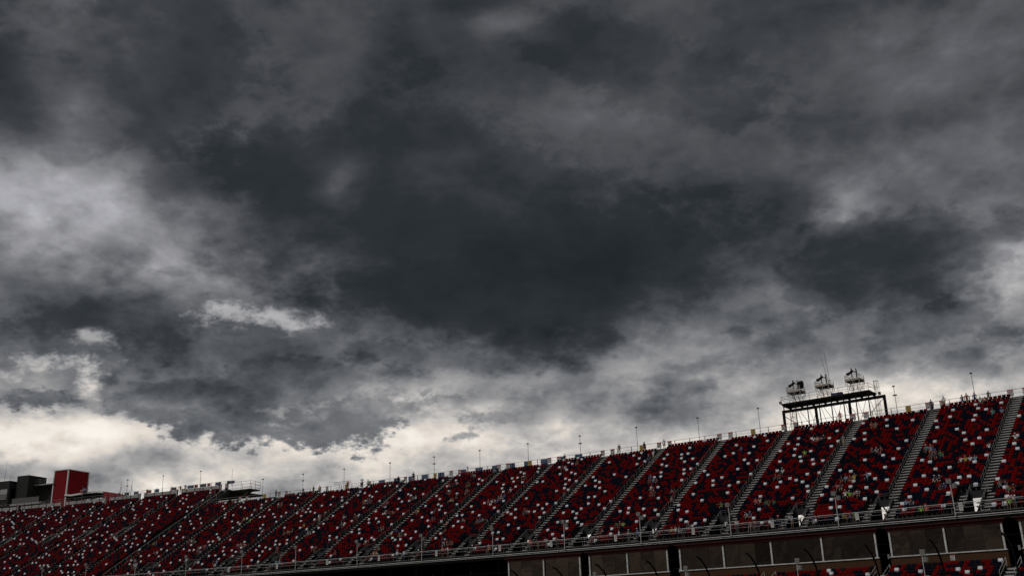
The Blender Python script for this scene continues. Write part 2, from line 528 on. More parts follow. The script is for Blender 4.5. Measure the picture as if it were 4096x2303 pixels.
FINE = [seat_parts(True).mesh('seat_' + nm, [sm, M_BRACKET], smooth=True) for sm, nm in zip(SEATMATS, SEATNAMES)]
_c = seat_parts(False)
C_V, C_F, C_M = np.array(_c.v), _c.f, np.array(_c.m)
def seat_field(spots, name, parent):
    """all remaining seats of a stand as one mesh; spots = (s, d, z, colour)"""
    sp = np.array(spots, dtype=float)
    a = TH + KAP * sp[:, 0]
    base = S_np(sp[:, 0], sp[:, 1], sp[:, 2])
    org = np.array(parent_world(parent))
    ca, sa = np.cos(a), np.sin(a)
    n, k = len(sp), len(C_V)
    jit = nrng.normal(0, 0.012, n)
    vx, vy, vz = C_V[:, 0], C_V[:, 1], C_V[:, 2]
    P = np.empty((n, k, 3))
    P[:, :, 0] = base[:, None, 0] + vx * ca[:, None] + (vy + jit[:, None] * vz) * sa[:, None]
    P[:, :, 1] = base[:, None, 1] - vx * sa[:, None] + (vy + jit[:, None] * vz) * ca[:, None]
    P[:, :, 2] = base[:, None, 2] + vz
    P -= org
    lens = np.array([len(f) for f in C_F])
    loops = np.concatenate([np.array(f) for f in C_F])
    me = bpy.data.meshes.new(name)
    me.vertices.add(n * k)
    me.vertices.foreach_set('co', P.reshape(-1))
    L_ = (np.arange(n)[:, None] * k + loops[None]).reshape(-1)
    me.loops.add(len(L_))
    me.loops.foreach_set('vertex_index', L_.astype(np.int32))
    ln = np.tile(lens, n)
    me.polygons.add(len(ln))
    st = np.concatenate([[0], np.cumsum(ln)[:-1]])
    me.polygons.foreach_set('loop_start', st.astype(np.int32))
    mi = np.where(C_M[None] == 1, 4, sp[:, 3:4]).reshape(-1)
    for m in SEATMATS + [M_BRACKET]:
        me.materials.append(m)
    me.polygons.foreach_set('material_index', mi.astype(np.int32))
    me.update(calc_edges=True)
    o = bpy.data.objects.new(name, me)
    COL.objects.link(o)
    o.parent = parent
    o['kind'] = 'stuff'
    return o
WSEEN = set()
def seat_colour(row=None, s=0.0):
    u = rng.random()
    if row is not None and 0.866 <= u < 0.935:              # white seats are dealt out singly, hardly ever side by side
        q = int(s / PITCH_S)
        if any((row - a, q + c) in WSEEN for a in (0, 1) for c in (-1, 0, 1)):
            u = rng.uniform(0, .866)
        else:
            WSEEN.add((row, q))
    return 0 if u < 0.445 else 1 if u < 0.866 else 2 if u < 0.935 else 3
def terrace(rows, s0, s1, hole, parent, name='terrace', seg=5.3):
    """risers and treads; hole(i) -> list of (sa, sb) left open in row i"""
    b = MB()
    for i in rows:
        cuts = sorted(hole(i))
        ivs, cur = [], s0
        for (a, c) in cuts:
            if a > cur:
                ivs.append((cur, min(a, s1)))
            cur = max(cur, c)
        if cur < s1:
            ivs.append((cur, s1))
        for (a, c) in ivs:
            n = max(1, int(math.ceil((c - a) / seg)))
            vs = []
            for j in range(n + 1):
                s = a + (c - a) * j / n
                vs += [S(s, df(i), zf(i - 1)), S(s, df(i), zf(i)), S(s, df(i + 1), zf(i))]
            fs = []
            for j in range(n):
                p = 3 * j
                fs += [(p, p + 1, p + 4, p + 3), (p + 1, p + 2, p + 5, p + 4)]
            b.add(vs, fs)
    return b.build(name, M_TERRACE, parent)
def handrail(b, s, i0, i1, h=0.95):
    def P(i, z):
        return S(s, df(i) + 0.12, zf(i) + z)
    b.tube([P(i0, 0), P(i0, h), P(i1, h), P(i1, 0)], 0.026, 5)
    b.tube([P(i0, h * .5), P(i1, h * .5)], 0.020, 5)
    im = (i0 + i1) // 2
    b.tube([P(im, 0), S(s, df(im) + .12, zf(im) + h)], 0.022, 5)
def step_mesh(w):
    b = MB()
    b.box(-w / 2, w / 2, -0.27, 0.0, 0.09, 0.205)
    b.box(-w / 2 - .01, w / 2 + .01, -0.285, -0.265, 0.12, 0.21)
    return b.mesh('step', M_ALU)

# ================================================================== main grandstand
GS = empty('grandstand', S(70, 14, -ZL), 'huge curved grandstand of red, navy and white seats beneath the camera tower', 'grandstand')
PORT = {s: (s - 0.25, s + 1.65) for s in AISLE}
def hole_main(i):
    return [v for v in PORT.values()] if i <= 5 else []
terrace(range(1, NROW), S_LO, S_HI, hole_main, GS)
b = MB(); b.sbox(S_LO, S_HI, -0.15, D0, -1.24, -1.1); b.build('front_deck', M_DECK, GS)
b = MB(); b.sbox(S_LO, S_HI, 0.0, 0.45, -2.05, -1.242); b.build('fascia_beam', M_BLACK, GS)
b = MB(); b.srail(S_LO, S_HI, -0.27, -1.47, 0.045); b.build('front_pipe', M_PIPE, GS)
b = MB(); b.srail(S_LO, S_HI, -0.24, -1.66, 0.026); b.build('front_pipe', M_PIPE, GS)
b = MB(); b.sbox(S_LO, S_HI, df(NROW), df(NROW) + 2.6, zf(NROW) - .25, zf(NROW)); b.build('top_walkway', M_DECK, GS)
b = MB(); b.sbox(S_LO, S_HI, df(NROW) - .001, df(NROW) + .06, zf(NROW - 1), zf(NROW) - .26); b.build('top_riser', M_TERRACE, GS)
# under the stand
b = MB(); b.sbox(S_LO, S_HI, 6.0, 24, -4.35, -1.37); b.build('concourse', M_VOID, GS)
for k in range(34):
    s = S_LO + 0.6 + 5.28 * k
    if s > S_HI:
        break
    b = MB(); b.sbox(s - .2, s + .2, 2.2, df(NROW) + 1.0, -1.15 - .35, -.75 - .35, z0b=zf(NROW) - 1.1, z1b=zf(NROW) - .55); b.build('raker_beam', M_BLACK, GS)
    b = MB(); b.tube([S(s, 25.5, -ZL), S(s, 25.5, zf(NROW) - 3.0)], .22, 8); b.build('column', M_BLACK, GS)
    b = MB(); b.tube([S(s, 3.2, -ZL), S(s, 3.2, -1.37)], .25, 8); b.build('column', M_BLACK, GS)
for s in AISLE:                                            # stair flights and bracing under each gangway mouth
    b = MB()
    for (s0, d0, z0, s1, d1, z1) in [(-.5, 7.5, -1.3, 2.2, 9.5, 2.4), (2.2, 7.5, -1.3, -.6, 9.5, 2.4), (-1.2, 11, .9, 2.8, 11, .9), (-1.0, 10, -.2, 2.6, 10, .35), (.8, 8, -1.3, .8, 8, 2.6), (-.9, 12.5, 2.0, 2.6, 12.0, 1.3)]:
        b.tube([S(s + s0, d0, z0), S(s + s1, d1, z1)], .085, 5)
    for q in range(4):                                        # random bars added to break up the bright sky in the mouth
        a0, h0 = s + rng.uniform(.1, 1.5), rng.uniform(-1.1, .9)
        b.tube([S(a0, 5.6, h0), S(a0 + rng.uniform(-.7, .7), 5.6, h0 + rng.uniform(.3, 1.2))], rng.uniform(.07, .17), 5)
    b.build('gangway_brace', M_BLACK, GS)

# front rail
RAIL_POST = MB(); RAIL_POST.box(-.035, .035, -.02, .02, -1.7, 0.02); RAIL_POST = RAIL_POST.mesh('rail_post', M_DARK)
for z, d, r in ((0.0, -.06, .032), (-.17, -.02, .024), (-.52, -.04, .024)):
    b = MB(); b.srail(S_LO, S_HI, d, z, r); b.build('front_rail', M_PIPE if z == 0 else M_STEEL, GS)
s = S_LO + .3
while s < S_HI:
    inst('rail_post', RAIL_POST, GS, rel(S(s, -.08, 0), GS), -heading(s))
    s += 2.12
# top rail
TOP_D = df(NROW) + .35
TOP_POST = MB(); TOP_POST.box(-.045, .045, -.03, .03, -1.1, 0.02); TOP_POST = TOP_POST.mesh('rail_post', M_DARK)
TOPZ = zf(NROW) + 1.1
for z, r in ((0.0, .03), (-.52, .022)):
    b = MB(); b.srail(S_LO, S_HI, TOP_D, TOPZ + z, r); b.build('top_rail', M_STEEL, GS)
s = S_LO + .9
while s < S_HI:
    inst('rail_post', TOP_POST, GS, rel(S(s, TOP_D, TOPZ), GS), -heading(s))
    s += 2.65
# gangways: steps, handrails, mouths
STEP, STEPN = step_mesh(1.22), step_mesh(0.92)
far_steps = MB()
for k, s in enumerate(AISLE):
    near = k <= 6
    runs = [(i, s, STEP, 1.22) for i in range(7, NROW + 1)] + [(i, s - .75, STEPN, .92) for i in range(1, 7)] + [(i, s + 2.18, STEPN, .92) for i in range(1, 7)]
    for i, ss, me, w in runs:
        if near and ss > -5:
            inst('step', me, GS, rel(S(ss, df(i), zf(i - 1)), GS), -heading(ss))
        else:
            far_steps.sbox(ss - w / 2, ss + w / 2, df(i) - .27, df(i), zf(i - 1) + .09, zf(i - 1) + .205)
    for i0 in range(8, 41, 5):
        b = MB(); handrail(b, s + .56, i0, i0 + 4); b.build('handrail', M_STEEL, GS)
    p0, p1 = PORT[s]
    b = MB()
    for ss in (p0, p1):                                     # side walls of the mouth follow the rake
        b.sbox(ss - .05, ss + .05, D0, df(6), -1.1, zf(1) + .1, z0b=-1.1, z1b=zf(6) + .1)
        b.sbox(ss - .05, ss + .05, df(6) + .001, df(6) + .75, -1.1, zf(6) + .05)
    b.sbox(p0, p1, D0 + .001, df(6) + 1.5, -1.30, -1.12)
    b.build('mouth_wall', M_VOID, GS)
    b = MB(); b.sbox(p0, p1, df(6) - .12, df(6), zf(5) - .15, zf(6) + .25); b.build('mouth_header', M_DARK, GS)
    b = MB()
    for h in (1.05, .82):
        b.tube([S(p0, df(1), zf(0) + h), S(p0, df(7), zf(6) + h), S(p1, df(7), zf(6) + h), S(p1, df(1), zf(0) + h)], .03 if h > 1 else .022, 5)
    for ss in (p0, p1):
        for i in (1, 4, 7):
            b.tube([S(ss, df(i), zf(i - 1)), S(ss, df(i), zf(i - 1) + 1.05)], .025, 5)
    b.build('mouth_rail', M_STEEL, GS)
    b = MB()
    for ss in (p0 - .6, p1 + .6):                           # low hoops on the front deck
        b.tube([S(ss - .45, .55, -1.1), S(ss - .45, .55, -.45), S(ss + .45, .55, -.45), S(ss + .45, .55, -1.1)], .026, 5)
    b.build('deck_hoop', M_PIPE, GS)
far_steps.build('steps', M_ALU, GS, kind='stuff')

# seats of the main grandstand
spots, taken = [], {}
for bi in range(len(AISLE)):
    sa = AISLE[bi]
    sb = AISLE[bi + 1] if bi + 1 < len(AISLE) else S_HI - .1
    n = int((sb - sa - 1.55) / PITCH_S)
    m0 = sa + (sb - sa - (n - 1) * PITCH_S) / 2
    for i in range(0, NROW):
        for j in range(n):
            s = m0 + j * PITCH_S
            if i <= 6 and (s - sa < 2.95 or sb - s < 1.5):
                continue
            if rng.random() < .004 or (i == NROW - 1 and bi % 2 == 0):      # every other block is a row lower
                continue
            d = 0.86 if i == 0 else df(i) + .33
            spots.append((s, d, zf(i), seat_colour(i, s), i, bi, j))
def dist2(p):
    x, y, z = S(p[0], p[1], p[2])
    return x * x + y * y + (z - EYE) ** 2
def in_view(p):
    x, y, z = S(p[0], p[1], p[2])
    v = Vector((x, y, z - EYE))
    w = v.dot(_fw)
    return abs(v.dot(_r2) / w) < 0.50 and abs(v.dot(_u2) / w) < 0.278
vis = sorted([p for p in spots if in_view(p)], key=dist2)
nearset = set((p[4], p[5], p[6]) for p in vis[:300])
rest = []
for p in spots:
    if (p[4], p[5], p[6]) in nearset:
        inst('seat', FINE[p[3]], GS, rel(S(p[0], p[1], p[2]), GS), -heading(p[0]) + rng.gauss(0, .02))
    else:
        rest.append(p[:4])
seat_field(rest, 'seats', GS)

# ================================================================== taller left grandstand
LROW = 52
L_LO, L_HI = 158.6, 252.0
GL = empty('grandstand', S(205, 14, -ZL), 'taller left section of the grandstand with a grey parapet wall along its top', 'grandstand')
GATE = [160.0, 172.7, 183.9, 194.4, 208.5, 222.4, 234.0, 246.0]
LOWAISLE = [167.0, 178.6, 189.2, 201.4, 215.5, 228.2, 240.0]
LPORT = [(g_ - .95, g_ + .95) for g_ in GATE[1:]]
def hole_left(i):
    return LPORT if 25 <= i <= 29 else []
terrace(range(1, LROW), L_LO, L_HI, hole_left, GL)
b = MB(); b.sbox(L_LO, L_HI, -0.15, D0, -1.24, -1.1); b.build('front_deck', M_DECK, GL)
b = MB(); b.sbox(L_LO, L_HI, 0.0, 0.45, -2.05, -1.242); b.build('fascia_beam', M_BLACK, GL)
b = MB(); b.srail(L_LO, L_HI, -0.06, 0, .032); b.build('front_rail', M_PIPE, GL)
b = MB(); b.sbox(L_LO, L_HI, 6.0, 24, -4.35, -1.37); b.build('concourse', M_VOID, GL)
b = MB(); b.sbox(L_LO, L_HI, df(LROW), 47.0, zf(LROW) - .3, zf(LROW)); b.build('top_walkway', M_DECK, GL)
b = MB(); b.sbox(L_LO - .5, L_LO - .02, df(NROW) - 1.0, df(LROW) + .3, zf(NROW - 2) - .6, zf(NROW - 2) + .4, z0b=zf(LROW) - .9, z1b=zf(LROW) + .1); b.build('end_raker', M_DARK, GL)
for s, d in ((158.2, 35.2), (200, 36), (240, 36)):
    b = MB(); b.tube([S(s, d, -ZL), S(s, d, zf(LROW) - .35)], .28, 8); b.build('column', M_BLACK, GL)
# a long stair rail climbs the boundary between the two sections
b = MB()
for h in (1.0,):
    b.tube([S(158.3, df(i) + .1, zf(i) + h) for i in range(2, LROW + 1, 4)] + [S(158.3, df(LROW), zf(LROW) + h)], .034, 5)
for i in range(2, LROW + 1, 4):
    b.tube([S(158.3, df(i) + .1, zf(i)), S(158.3, df(i) + .1, zf(i) + 1.0)], .028, 5)
b.build('boundary_rail', M_PIPE, GL)
lsteps = MB()
for gi, g_ in enumerate(GATE):
    lo = 30 if gi else 38
    for i in range(lo, LROW + 1):
        lsteps.sbox(g_ - .6, g_ + .6, df(i) - .27, df(i), zf(i - 1) + .09, zf(i - 1) + .205)
    for i0 in range(lo + 1, LROW - 3, 6):
        b = MB(); handrail(b, g_ + .56, i0, i0 + 4); b.build('handrail', M_PIPE, GL)
    if gi:
        p0, p1 = g_ - .95, g_ + .95
        b = MB()
        for h in (1.05, .8):
            b.tube([S(p0, df(24), zf(23) + h), S(p0, df(30), zf(29) + h), S(p1, df(30), zf(29) + h), S(p1, df(24), zf(23) + h)], .032, 5)
        for ss in (p0, p1):
            for i in (24, 27, 30):
                b.tube([S(ss, df(i), zf(i - 1)), S(ss, df(i), zf(i - 1) + 1.05)], .026, 5)
        b.build('mouth_rail', M_PIPE, GL)
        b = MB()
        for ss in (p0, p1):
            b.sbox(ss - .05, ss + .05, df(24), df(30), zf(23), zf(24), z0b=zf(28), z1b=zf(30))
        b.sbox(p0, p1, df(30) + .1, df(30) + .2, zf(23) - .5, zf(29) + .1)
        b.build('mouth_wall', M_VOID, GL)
for a_ in LOWAISLE:
    for i in range(1, 27):
        lsteps.sbox(a_ - .55, a_ + .55, df(i) - .27, df(i), zf(i - 1) + .03, zf(i - 1) + .18)
    for i0 in range(2, 24, 6):
        b = MB(); handrail(b, a_ + .52, i0, i0 + 3, .8); b.build('handrail', M_STEEL, GL)
lsteps.build('steps', M_ALU, GL, kind='stuff')
# parapet with a gate at each gangway, rail on top
edges = [L_LO] + [x for g_ in GATE for x in (g_ - .65, g_ + .65)] + [L_HI]
for a, c in zip(edges[0::2], edges[1::2]):
    if c - a > .4:
        b = MB(); b.sbox(a, c, df(LROW), df(LROW) + .18, zf(LROW - 1), zf(LROW) + 1.22); b.build("parapet", M_WALL, GL)
for g_ in GATE:
    for q in (g_ - .72, g_ + .72):
        b = MB(); b.sbox(q - .09, q + .09, df(LROW) - .1, df(LROW) + .3, zf(LROW - 1), zf(LROW) + 1.4); b.build("gate_post", M_WALL, GL)
LTOP = zf(LROW) + 2.0
for z, r in ((0, .028), (-.45, .02)):
    b = MB(); b.srail(L_LO - .5, L_HI, df(LROW) + .05, LTOP + z, r); b.build('top_rail', M_STEEL, GL)
LPOST = MB(); LPOST.box(-.04, .04, -.17, -.11, -1.5, 0.02); LPOST = LPOST.mesh('rail_post', M_DARK)
s = L_LO
while s < L_HI:
    inst('rail_post', LPOST, GL, rel(S(s, df(LROW) + .05, LTOP), GL), -heading(s))
    s += 2.4
# landing that juts out past the end of the section
PL0, PL1, PD0, PD1 = 153.6, 158.7, 36.2, 39.6
b = MB(); b.sbox(PL0, PL1, PD0, PD1, zf(LROW) - .28, zf(LROW) - .02); b.build('landing', M_DARK, GL)
b = MB()
b.tube([S(PL0 + .2, PD0 + 1, zf(LROW) - .3), S(158.2, 35.6, zf(LROW) - 3.2)], .12, 6)
b.tube([S(PL0 + 1.5, PD0 + 2.6, zf(LROW) - .3), S(158.2, 35.6, zf(LROW) - 3.2)], .12, 6)
b.build('landing_strut', M_DARK, GL)
b = MB()
cn = [(PL1, PD1), (PL0, PD1), (PL0, PD0), (PL1, PD0)]
for h in (1.75, 1.1, .3):
    b.tube([S(a, c, zf(LROW) + h) for a, c in cn], .035, 5)
for a, c in cn + [((PL0 + PL1) / 2, PD0), ((PL0 + PL1) / 2, PD1), (PL0, (PD0 + PD1) / 2)]:
    b.tube([S(a, c, zf(LROW)), S(a, c, zf(LROW) + 1.75)], .045, 5)
b.build('landing_rail', M_STEEL, GL)
lsp = []
lines = [L_LO] + GATE + [L_HI]
for i in range(0, LROW):
    ais = (GATE if i >= 25 else [GATE[0]] + LOWAISLE)
    s = L_LO + .4
    while s < L_HI - .4:
        if all(abs(s - a) > (.85 if not (24 <= i <= 31) else 1.35) for a in ais) and rng.random() > .004:
            lsp.append((s, 0.86 if i == 0 else df(i) + .33, zf(i), seat_colour(i, s), i))
        s += PITCH_S
lvis = sorted([p for p in lsp if in_view(p)], key=dist2)
lnear = set((p[0], p[4]) for p in lvis[:40])
for p in lsp:
    if (p[0], p[4]) in lnear:
        inst('seat', FINE[p[3]], GL, rel(S(p[0], p[1], p[2]), GL), -heading(p[0]))
seat_field([p[:4] for p in lsp if (p[0], p[4]) not in lnear], 'seats', GL)

# ================================================================== suites under the deck
M_HEAD = mat('maroon_cladding', (0.030, 0.0050, 0.0045), 0.7, var=0.3, scale=0.8, spec=0.1)
M_MULL = mat('white_mullion', (0.34, 0.34, 0.33), 0.5, var=0.3, scale=2.5)
def glass_material():
    m = bpy.data.materials.new('bronze_reflective_glass')
    m.use_nodes = True
    t = m.node_tree
    b_ = t.nodes['Principled BSDF']
    b_.inputs['Base Color'].default_value = (0.027, 0.021, 0.017, 1)
    b_.inputs['Metallic'].default_value = 1.0
    b_.inputs['Roughness'].default_value = 0.04
    tcn = t.nodes.new('ShaderNodeTexCoord')
    n = t.nodes.new('ShaderNodeTexNoise')
    n.inputs['Scale'].default_value = 0.5
    t.links.new(tcn.outputs['Object'], n.inputs['Vector'])
    bp = t.nodes.new('ShaderNodeBump')
    bp.inputs['Strength'].default_value = 0.12
    bp.inputs['Distance'].default_value = 0.15
    t.links.new(n.outputs['Fac'], bp.inputs['Height'])
    t.links.new(bp.outputs[0], b_.inputs['Normal'])
    return m
def tile_material():
    m = bpy.data.materials.new('brown_tile')
    m.use_nodes = True
    t = m.node_tree
    b_ = t.nodes['Principled BSDF']
    b_.inputs['Roughness'].default_value = 0.8
    b_.inputs['Specular IOR Level'].default_value = 0.1
    tcn = t.nodes.new('ShaderNodeTexCoord')
    mp = t.nodes.new('ShaderNodeMapping')
    mp.inputs['Rotation'].default_value = (R(90), 0, 0)
    t.links.new(tcn.outputs['Object'], mp.inputs['Vector'])
    br = t.nodes.new('ShaderNodeTexBrick')
    br.inputs['Color1'].default_value = (0.052, 0.024, 0.011, 1)
    br.inputs['Color2'].default_value = (0.042, 0.020, 0.0095, 1)
    br.inputs['Mortar'].default_value = (0.026, 0.014, 0.008, 1)
    br.inputs['Scale'].default_value = 2.0
    br.inputs['Mortar Size'].default_value = 0.02
    t.links.new(mp.outputs[0], br.inputs['Vector'])
    t.links.new(br.outputs['Color'], b_.inputs['Base Color'])
    return m
M_GLASS, M_TILE = glass_material(), tile_material()
SU = empty('suite_block', S(24, 0, -ZL), 'row of brown glazed hospitality suites tucked under the front of the grandstand', 'suites')
BLOCKS = [(65.1, 59.0, 52.9), (51.3, 45.3, 39.2), (37.3, 31.1, 24.6, 18.1, 11.6), (9.9, 3.8, -2.3), (-4.2, -10.3, -16.0)]
ZT, ZB = -2.5, -5.22
for bl in BLOCKS:
    sL, sR = bl[0], bl[-1]
    b = MB(); b.sbox(sR - .25, sL + .25, -.12, .45, ZT + .02, -2.14); b.sbox(sR - .55, sL + .55, -.35, .42, -2.139, -1.98); b.build('header', M_HEAD, SU)
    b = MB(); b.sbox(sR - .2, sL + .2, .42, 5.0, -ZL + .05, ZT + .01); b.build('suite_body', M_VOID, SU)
    b = MB(); b.sbox(sR - .2, sL + .2, .12, .41, -8.2, ZB - .12); b.build('tiled_wall', M_TILE, SU)
    b = MB(); b.sbox(sR - .22, sL + .22, -.02, .3, ZB - .118, ZB); b.build('sill', M_MULL, SU)
    for s in bl:
        b = MB(); b.sbox(s - .095, s + .095, .02, .2, ZB + .002, ZT); b.build('mullion', M_MULL, SU)
    for a, c in zip(bl[:-1], bl[1:]):
        win = bpy.data.objects.new('window', None)
        COL.objects.link(win)
        win.parent = SU
        win.location = rel(S((a + c) / 2, .2, ZB), SU)
        w = (a - c - .19) / 3
        for j in range(3):
            x0 = c + .095 + w * j
            dd = rng.uniform(-.02, .02)
            tl_ = rng.uniform(-.05, .05)
            xa, xb = x0 + .012, x0 + w - .012
            b = MB(); b.hexa([S(xa, .22 + dd, ZB + .003), S(xb, .22 - dd, ZB + .003), S(xb, .26 - dd, ZB + .003), S(xa, .26 + dd, ZB + .003), S(xa, .22 + dd + tl_, ZT), S(xb, .22 - dd + tl_, ZT), S(xb, .26 - dd + tl_, ZT), S(xa, .26 + dd + tl_, ZT)]); b.build('pane', M_GLASS, win)
# dark recesses with wall lamps between the blocks
for a, c in ((52.65, 51.5), (38.95, 37.5), (11.35, 10.15), (-2.55, -3.95)):
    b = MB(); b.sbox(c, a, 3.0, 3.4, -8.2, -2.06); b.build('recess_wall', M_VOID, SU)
    b = MB(); b.sbox(c + .35, c + .6, .95, 1.19, -5.4, -4.9); b.build('wall_lamp', M_STEEL, SU)

# ================================================================== lower grandstand below the suites
LG = empty('grandstand', S(15, -6, -ZL), 'low front grandstand seen at the bottom right below the brown suites', 'grandstand')
LDR, LRS = 0.80, 0.37
def lz(j):
    return -7.12 - LRS * j
def ld(j):
    return -1.0 - LDR * j
LAIS = [52.0, 38.2, 24.6, 10.7, -3.2, -16]
b = MB()
for j in range(0, 12):
    b.sbox(-20, 70, ld(j + 1), ld(j), lz(j) - .6, lz(j) - .002 * 0)
b.sbox(-20, 70, ld(0), .1, lz(0) - .6, lz(0) + .004)
b.build('terrace', M_TERRACE, LG)
for k in range(16):
    s = -18 + 5.6 * k
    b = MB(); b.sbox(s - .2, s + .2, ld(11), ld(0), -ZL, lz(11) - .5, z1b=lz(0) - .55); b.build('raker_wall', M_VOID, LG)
lowrest = []
for bi, (sa, sb) in enumerate(zip(LAIS[:-1], LAIS[1:])):
    n = int((sa - sb - 1.9) / .57)
    m0 = sb + (sa - sb - (n - 1) * .57) / 2
    for j in range(0, 11):
        for q in range(n):
            s = m0 + q * .57
            p = (s, ld(j) - .42, lz(j), seat_colour())
            if in_view(p) or in_view((s, ld(j) - .42, lz(j) + .9)):
                inst('seat', FINE[p[3]], LG, rel(S(*p[:3]), LG), -heading(s) + rng.gauss(0, .02))
            else:
                lowrest.append(p)
seat_field(lowrest, 'seats', LG)
for a_ in LAIS[:-1]:
    for j in range(0, 6):
        b = MB(); b.sbox(a_ - .5, a_ + .5, ld(j + 1) - .28, ld(j + 1), lz(j + 1), lz(j + 1) + .19); b.build('step', M_ALU, LG)
    for q in (-.75, .75):
        b = MB()
        b.tube([S(a_ + q, ld(0), lz(0)), S(a_ + q, ld(0), lz(0) + 1.0), S(a_ + q, ld(4), lz(4) + 1.0), S(a_ + q, ld(4), lz(4))], .028, 5)
        b.tube([S(a_ + q, ld(0), lz(0) + .5), S(a_ + q, ld(4), lz(4) + .5)], .022, 5)
        b.build('handrail', M_PIPE, LG)

# ================================================================== poles along the rails
def light_pole_meshes(two):
    p = MB(); p.tube([(0, 0, 0), (0, 0, 4.2)], .05, 8, r1=.035)
    h = MB(); h.hexa([(-.16, -.20, 4.18), (.16, -.20, 4.18), (.16, .12, 4.22), (-.16, .12, 4.22), (-.13, -.17, 4.36), (.13, -.17, 4.36), (.13, .10, 4.40), (-.13, .10, 4.40)])
    a = None
    if two:
        a = MB(); a.tube([(-.22, 0, 2.95), (.22, 0, 2.95)], .03, 6); a.box(-.28, -.04, -.14, .1, 2.86, 3.02); a.box(.04, .28, -.14, .1, 2.86, 3.02)
    return p.mesh('pole', M_STEEL), h.mesh('lamp_head', M_BLACK), (a.mesh('second_lamp', M_BLACK) if a else None)
LP1, LP2 = light_pole_meshes(False), light_pole_meshes(True)
TOPP = [143.45, 132.73, 122.16, 110.8, 100.34, 90.0, 79.6, 68.94, 58.0, 46.86, 36.6, 15.9, 5.4, -5.2]
for q, s in enumerate(TOPP):
    two = q in (1, 4, 7, 11)
    ml = LP2 if two else LP1
    if s < -1:
        continue
    pos = nth(len(TOPP) - 1 - q)
    o = empty('light_pole', S(s, TOP_D + .12, TOPZ - 1.1), 'slim %s lamp pole on the top rail of the main stand, %s from the right' % ('two-headed' if two else 'single-headed', pos), 'light pole', 'lamp poles along the top rails', -heading(s))
    inst('pole', ml[0], o); inst('lamp_head', ml[1], o)
    if ml[2]:
        inst('second_lamp', ml[2], o)
LPOLE = [(202.56, 0), (188.64, 1), (177.82, 0), (166.67, 0)]
LWHERE = ['nearest the red tower', 'second right of the red tower', 'third right of the red tower', 'nearest the jutting end landing']
for (s, two), wh in zip(LPOLE, LWHERE):
    ml = LP2 if two else LP1
    o = empty('light_pole', S(s, df(LROW) - .12, LTOP - 1.6), '%s lamp pole on the grey parapet, %s' % ('two-headed' if two else 'single-headed', wh), 'light pole', 'lamp poles along the top rails', -heading(s))
    o.scale = (1, 1, 1.06)
    inst('pole', ml[0], o); inst('lamp_head', ml[1], o)
    if two:
        inst('second_lamp', ml[2], o)
b = MB(); b.tube([S(157.6, df(LROW), LTOP - 1.3), S(157.6, df(LROW), LTOP + 2.6)], .035, 6)
tag(b.build('flag_pole', M_PIPE), 'bare slender mast beside the jutting end landing of the left stand', 'mast')

M_SPK = mat('grey_speaker', (0.115, 0.112, 0.105), 0.7, var=0.15)
PAP = MB(); PAP.tube([(0, 0, 0), (0, 0, 3.0), (-.02, 0, 3.4), (-.10, .02, 3.72)], .05, 7); PAP = PAP.mesh('pole', M_PIPE)
def speaker_mesh(x, z, rz):
    b_ = MB()
    c, s_ = math.cos(rz), math.sin(rz)
    pr = [(-.24, -.16), (.24, -.16), (.30, .02), (.20, .22), (-.20, .22), (-.30, .02)]
    vs = [(x + c * a - s_ * e, s_ * a + c * e, z + h) for h in (-.26, .26) for a, e in pr]
    b_.add(vs, [(5, 4, 3, 2, 1, 0), (6, 7, 8, 9, 10, 11)] + [(i, (i + 1) % 6, 6 + (i + 1) % 6, 6 + i) for i in range(6)])
    return b_.mesh('speaker', M_SPK)
SPA, SPB = speaker_mesh(-.15, 3.9, .3), speaker_mesh(.38, 3.35, -.7)
PAS = [172.8, 160.5, 147.2, 134.06, 120.37, 107.83, 94.33, 81.08, 67.54, 54.97, 42.7, 29.54, 15.5, 2.1]
for q, s in enumerate(PAS):
    o = empty('loudspeaker_pole', S(s, -.42, -1.5), 'white pole with grey loudspeakers on the front rail, %s from the right edge' % nth(len(PAS) - q), 'loudspeaker pole', 'loudspeaker poles on the front rail', -heading(s))
    inst('pole', PAP, o); inst('speaker', SPA, o)
    if q % 3 != 2:
        inst('speaker', SPB, o)
LPP = MB(); LPP.tube([(0, 0, 0), (0, 0, 4.9)], .045, 7); LPP = LPP.mesh('pole', M_PIPE)
SPC, SPD = speaker_mesh(.1, 5.0, .2), speaker_mesh(.32, 4.25, -.5)
for q, (s, wh) in enumerate([(3.9, 'rightmost one'), (18.0, 'second from the right'), (32.4, 'third from the right'), (45.6, 'farthest to the left')]):
    o = empty('loudspeaker_pole', S(s, -8.0, lz(9)), 'thin grey pole with speaker boxes in front of the suite windows, %s' % wh, 'loudspeaker pole', 'loudspeaker poles before the suites', -heading(s))
    inst('pole', LPP, o); inst('speaker', SPC, o); inst('speaker', SPD, o)

# ================================================================== signs, banners
M_SIGNW = mat('sign_white', (0.34, 0.34, 0.33), 0.5, var=0.08)
M_SIGNR = mat('sign_red', (0.22, 0.01, 0.012), 0.5, var=0.1)
M_SIGNY = mat('sign_yellow', (0.30, 0.20, 0.015), 0.5, var=0.15)
M_INK = mat('sign_ink', (0.012, 0.012, 0.012), 0.6)
M_BLUE = mat('banner_blue', (0.018, 0.048, 0.105), 0.7, var=0.15, scale=1.2)
def plate(w, h, bars, base, name):
    """sign plate with raised bands; bars = (x0, x1, z0, z1, material)"""
    b_ = MB(); b_.box(-w / 2, w / 2, -.012, .012, -h / 2, h / 2); p = b_.mesh(name, base)
    out = [('plate', p)]
    for i, (x0, x1, z0, z1, m) in enumerate(bars):
        b_ = MB(); b_.box(x0, x1, -.016, -.0125, z0, z1)
        out.append(('band', b_.mesh('band', m)))
    return out
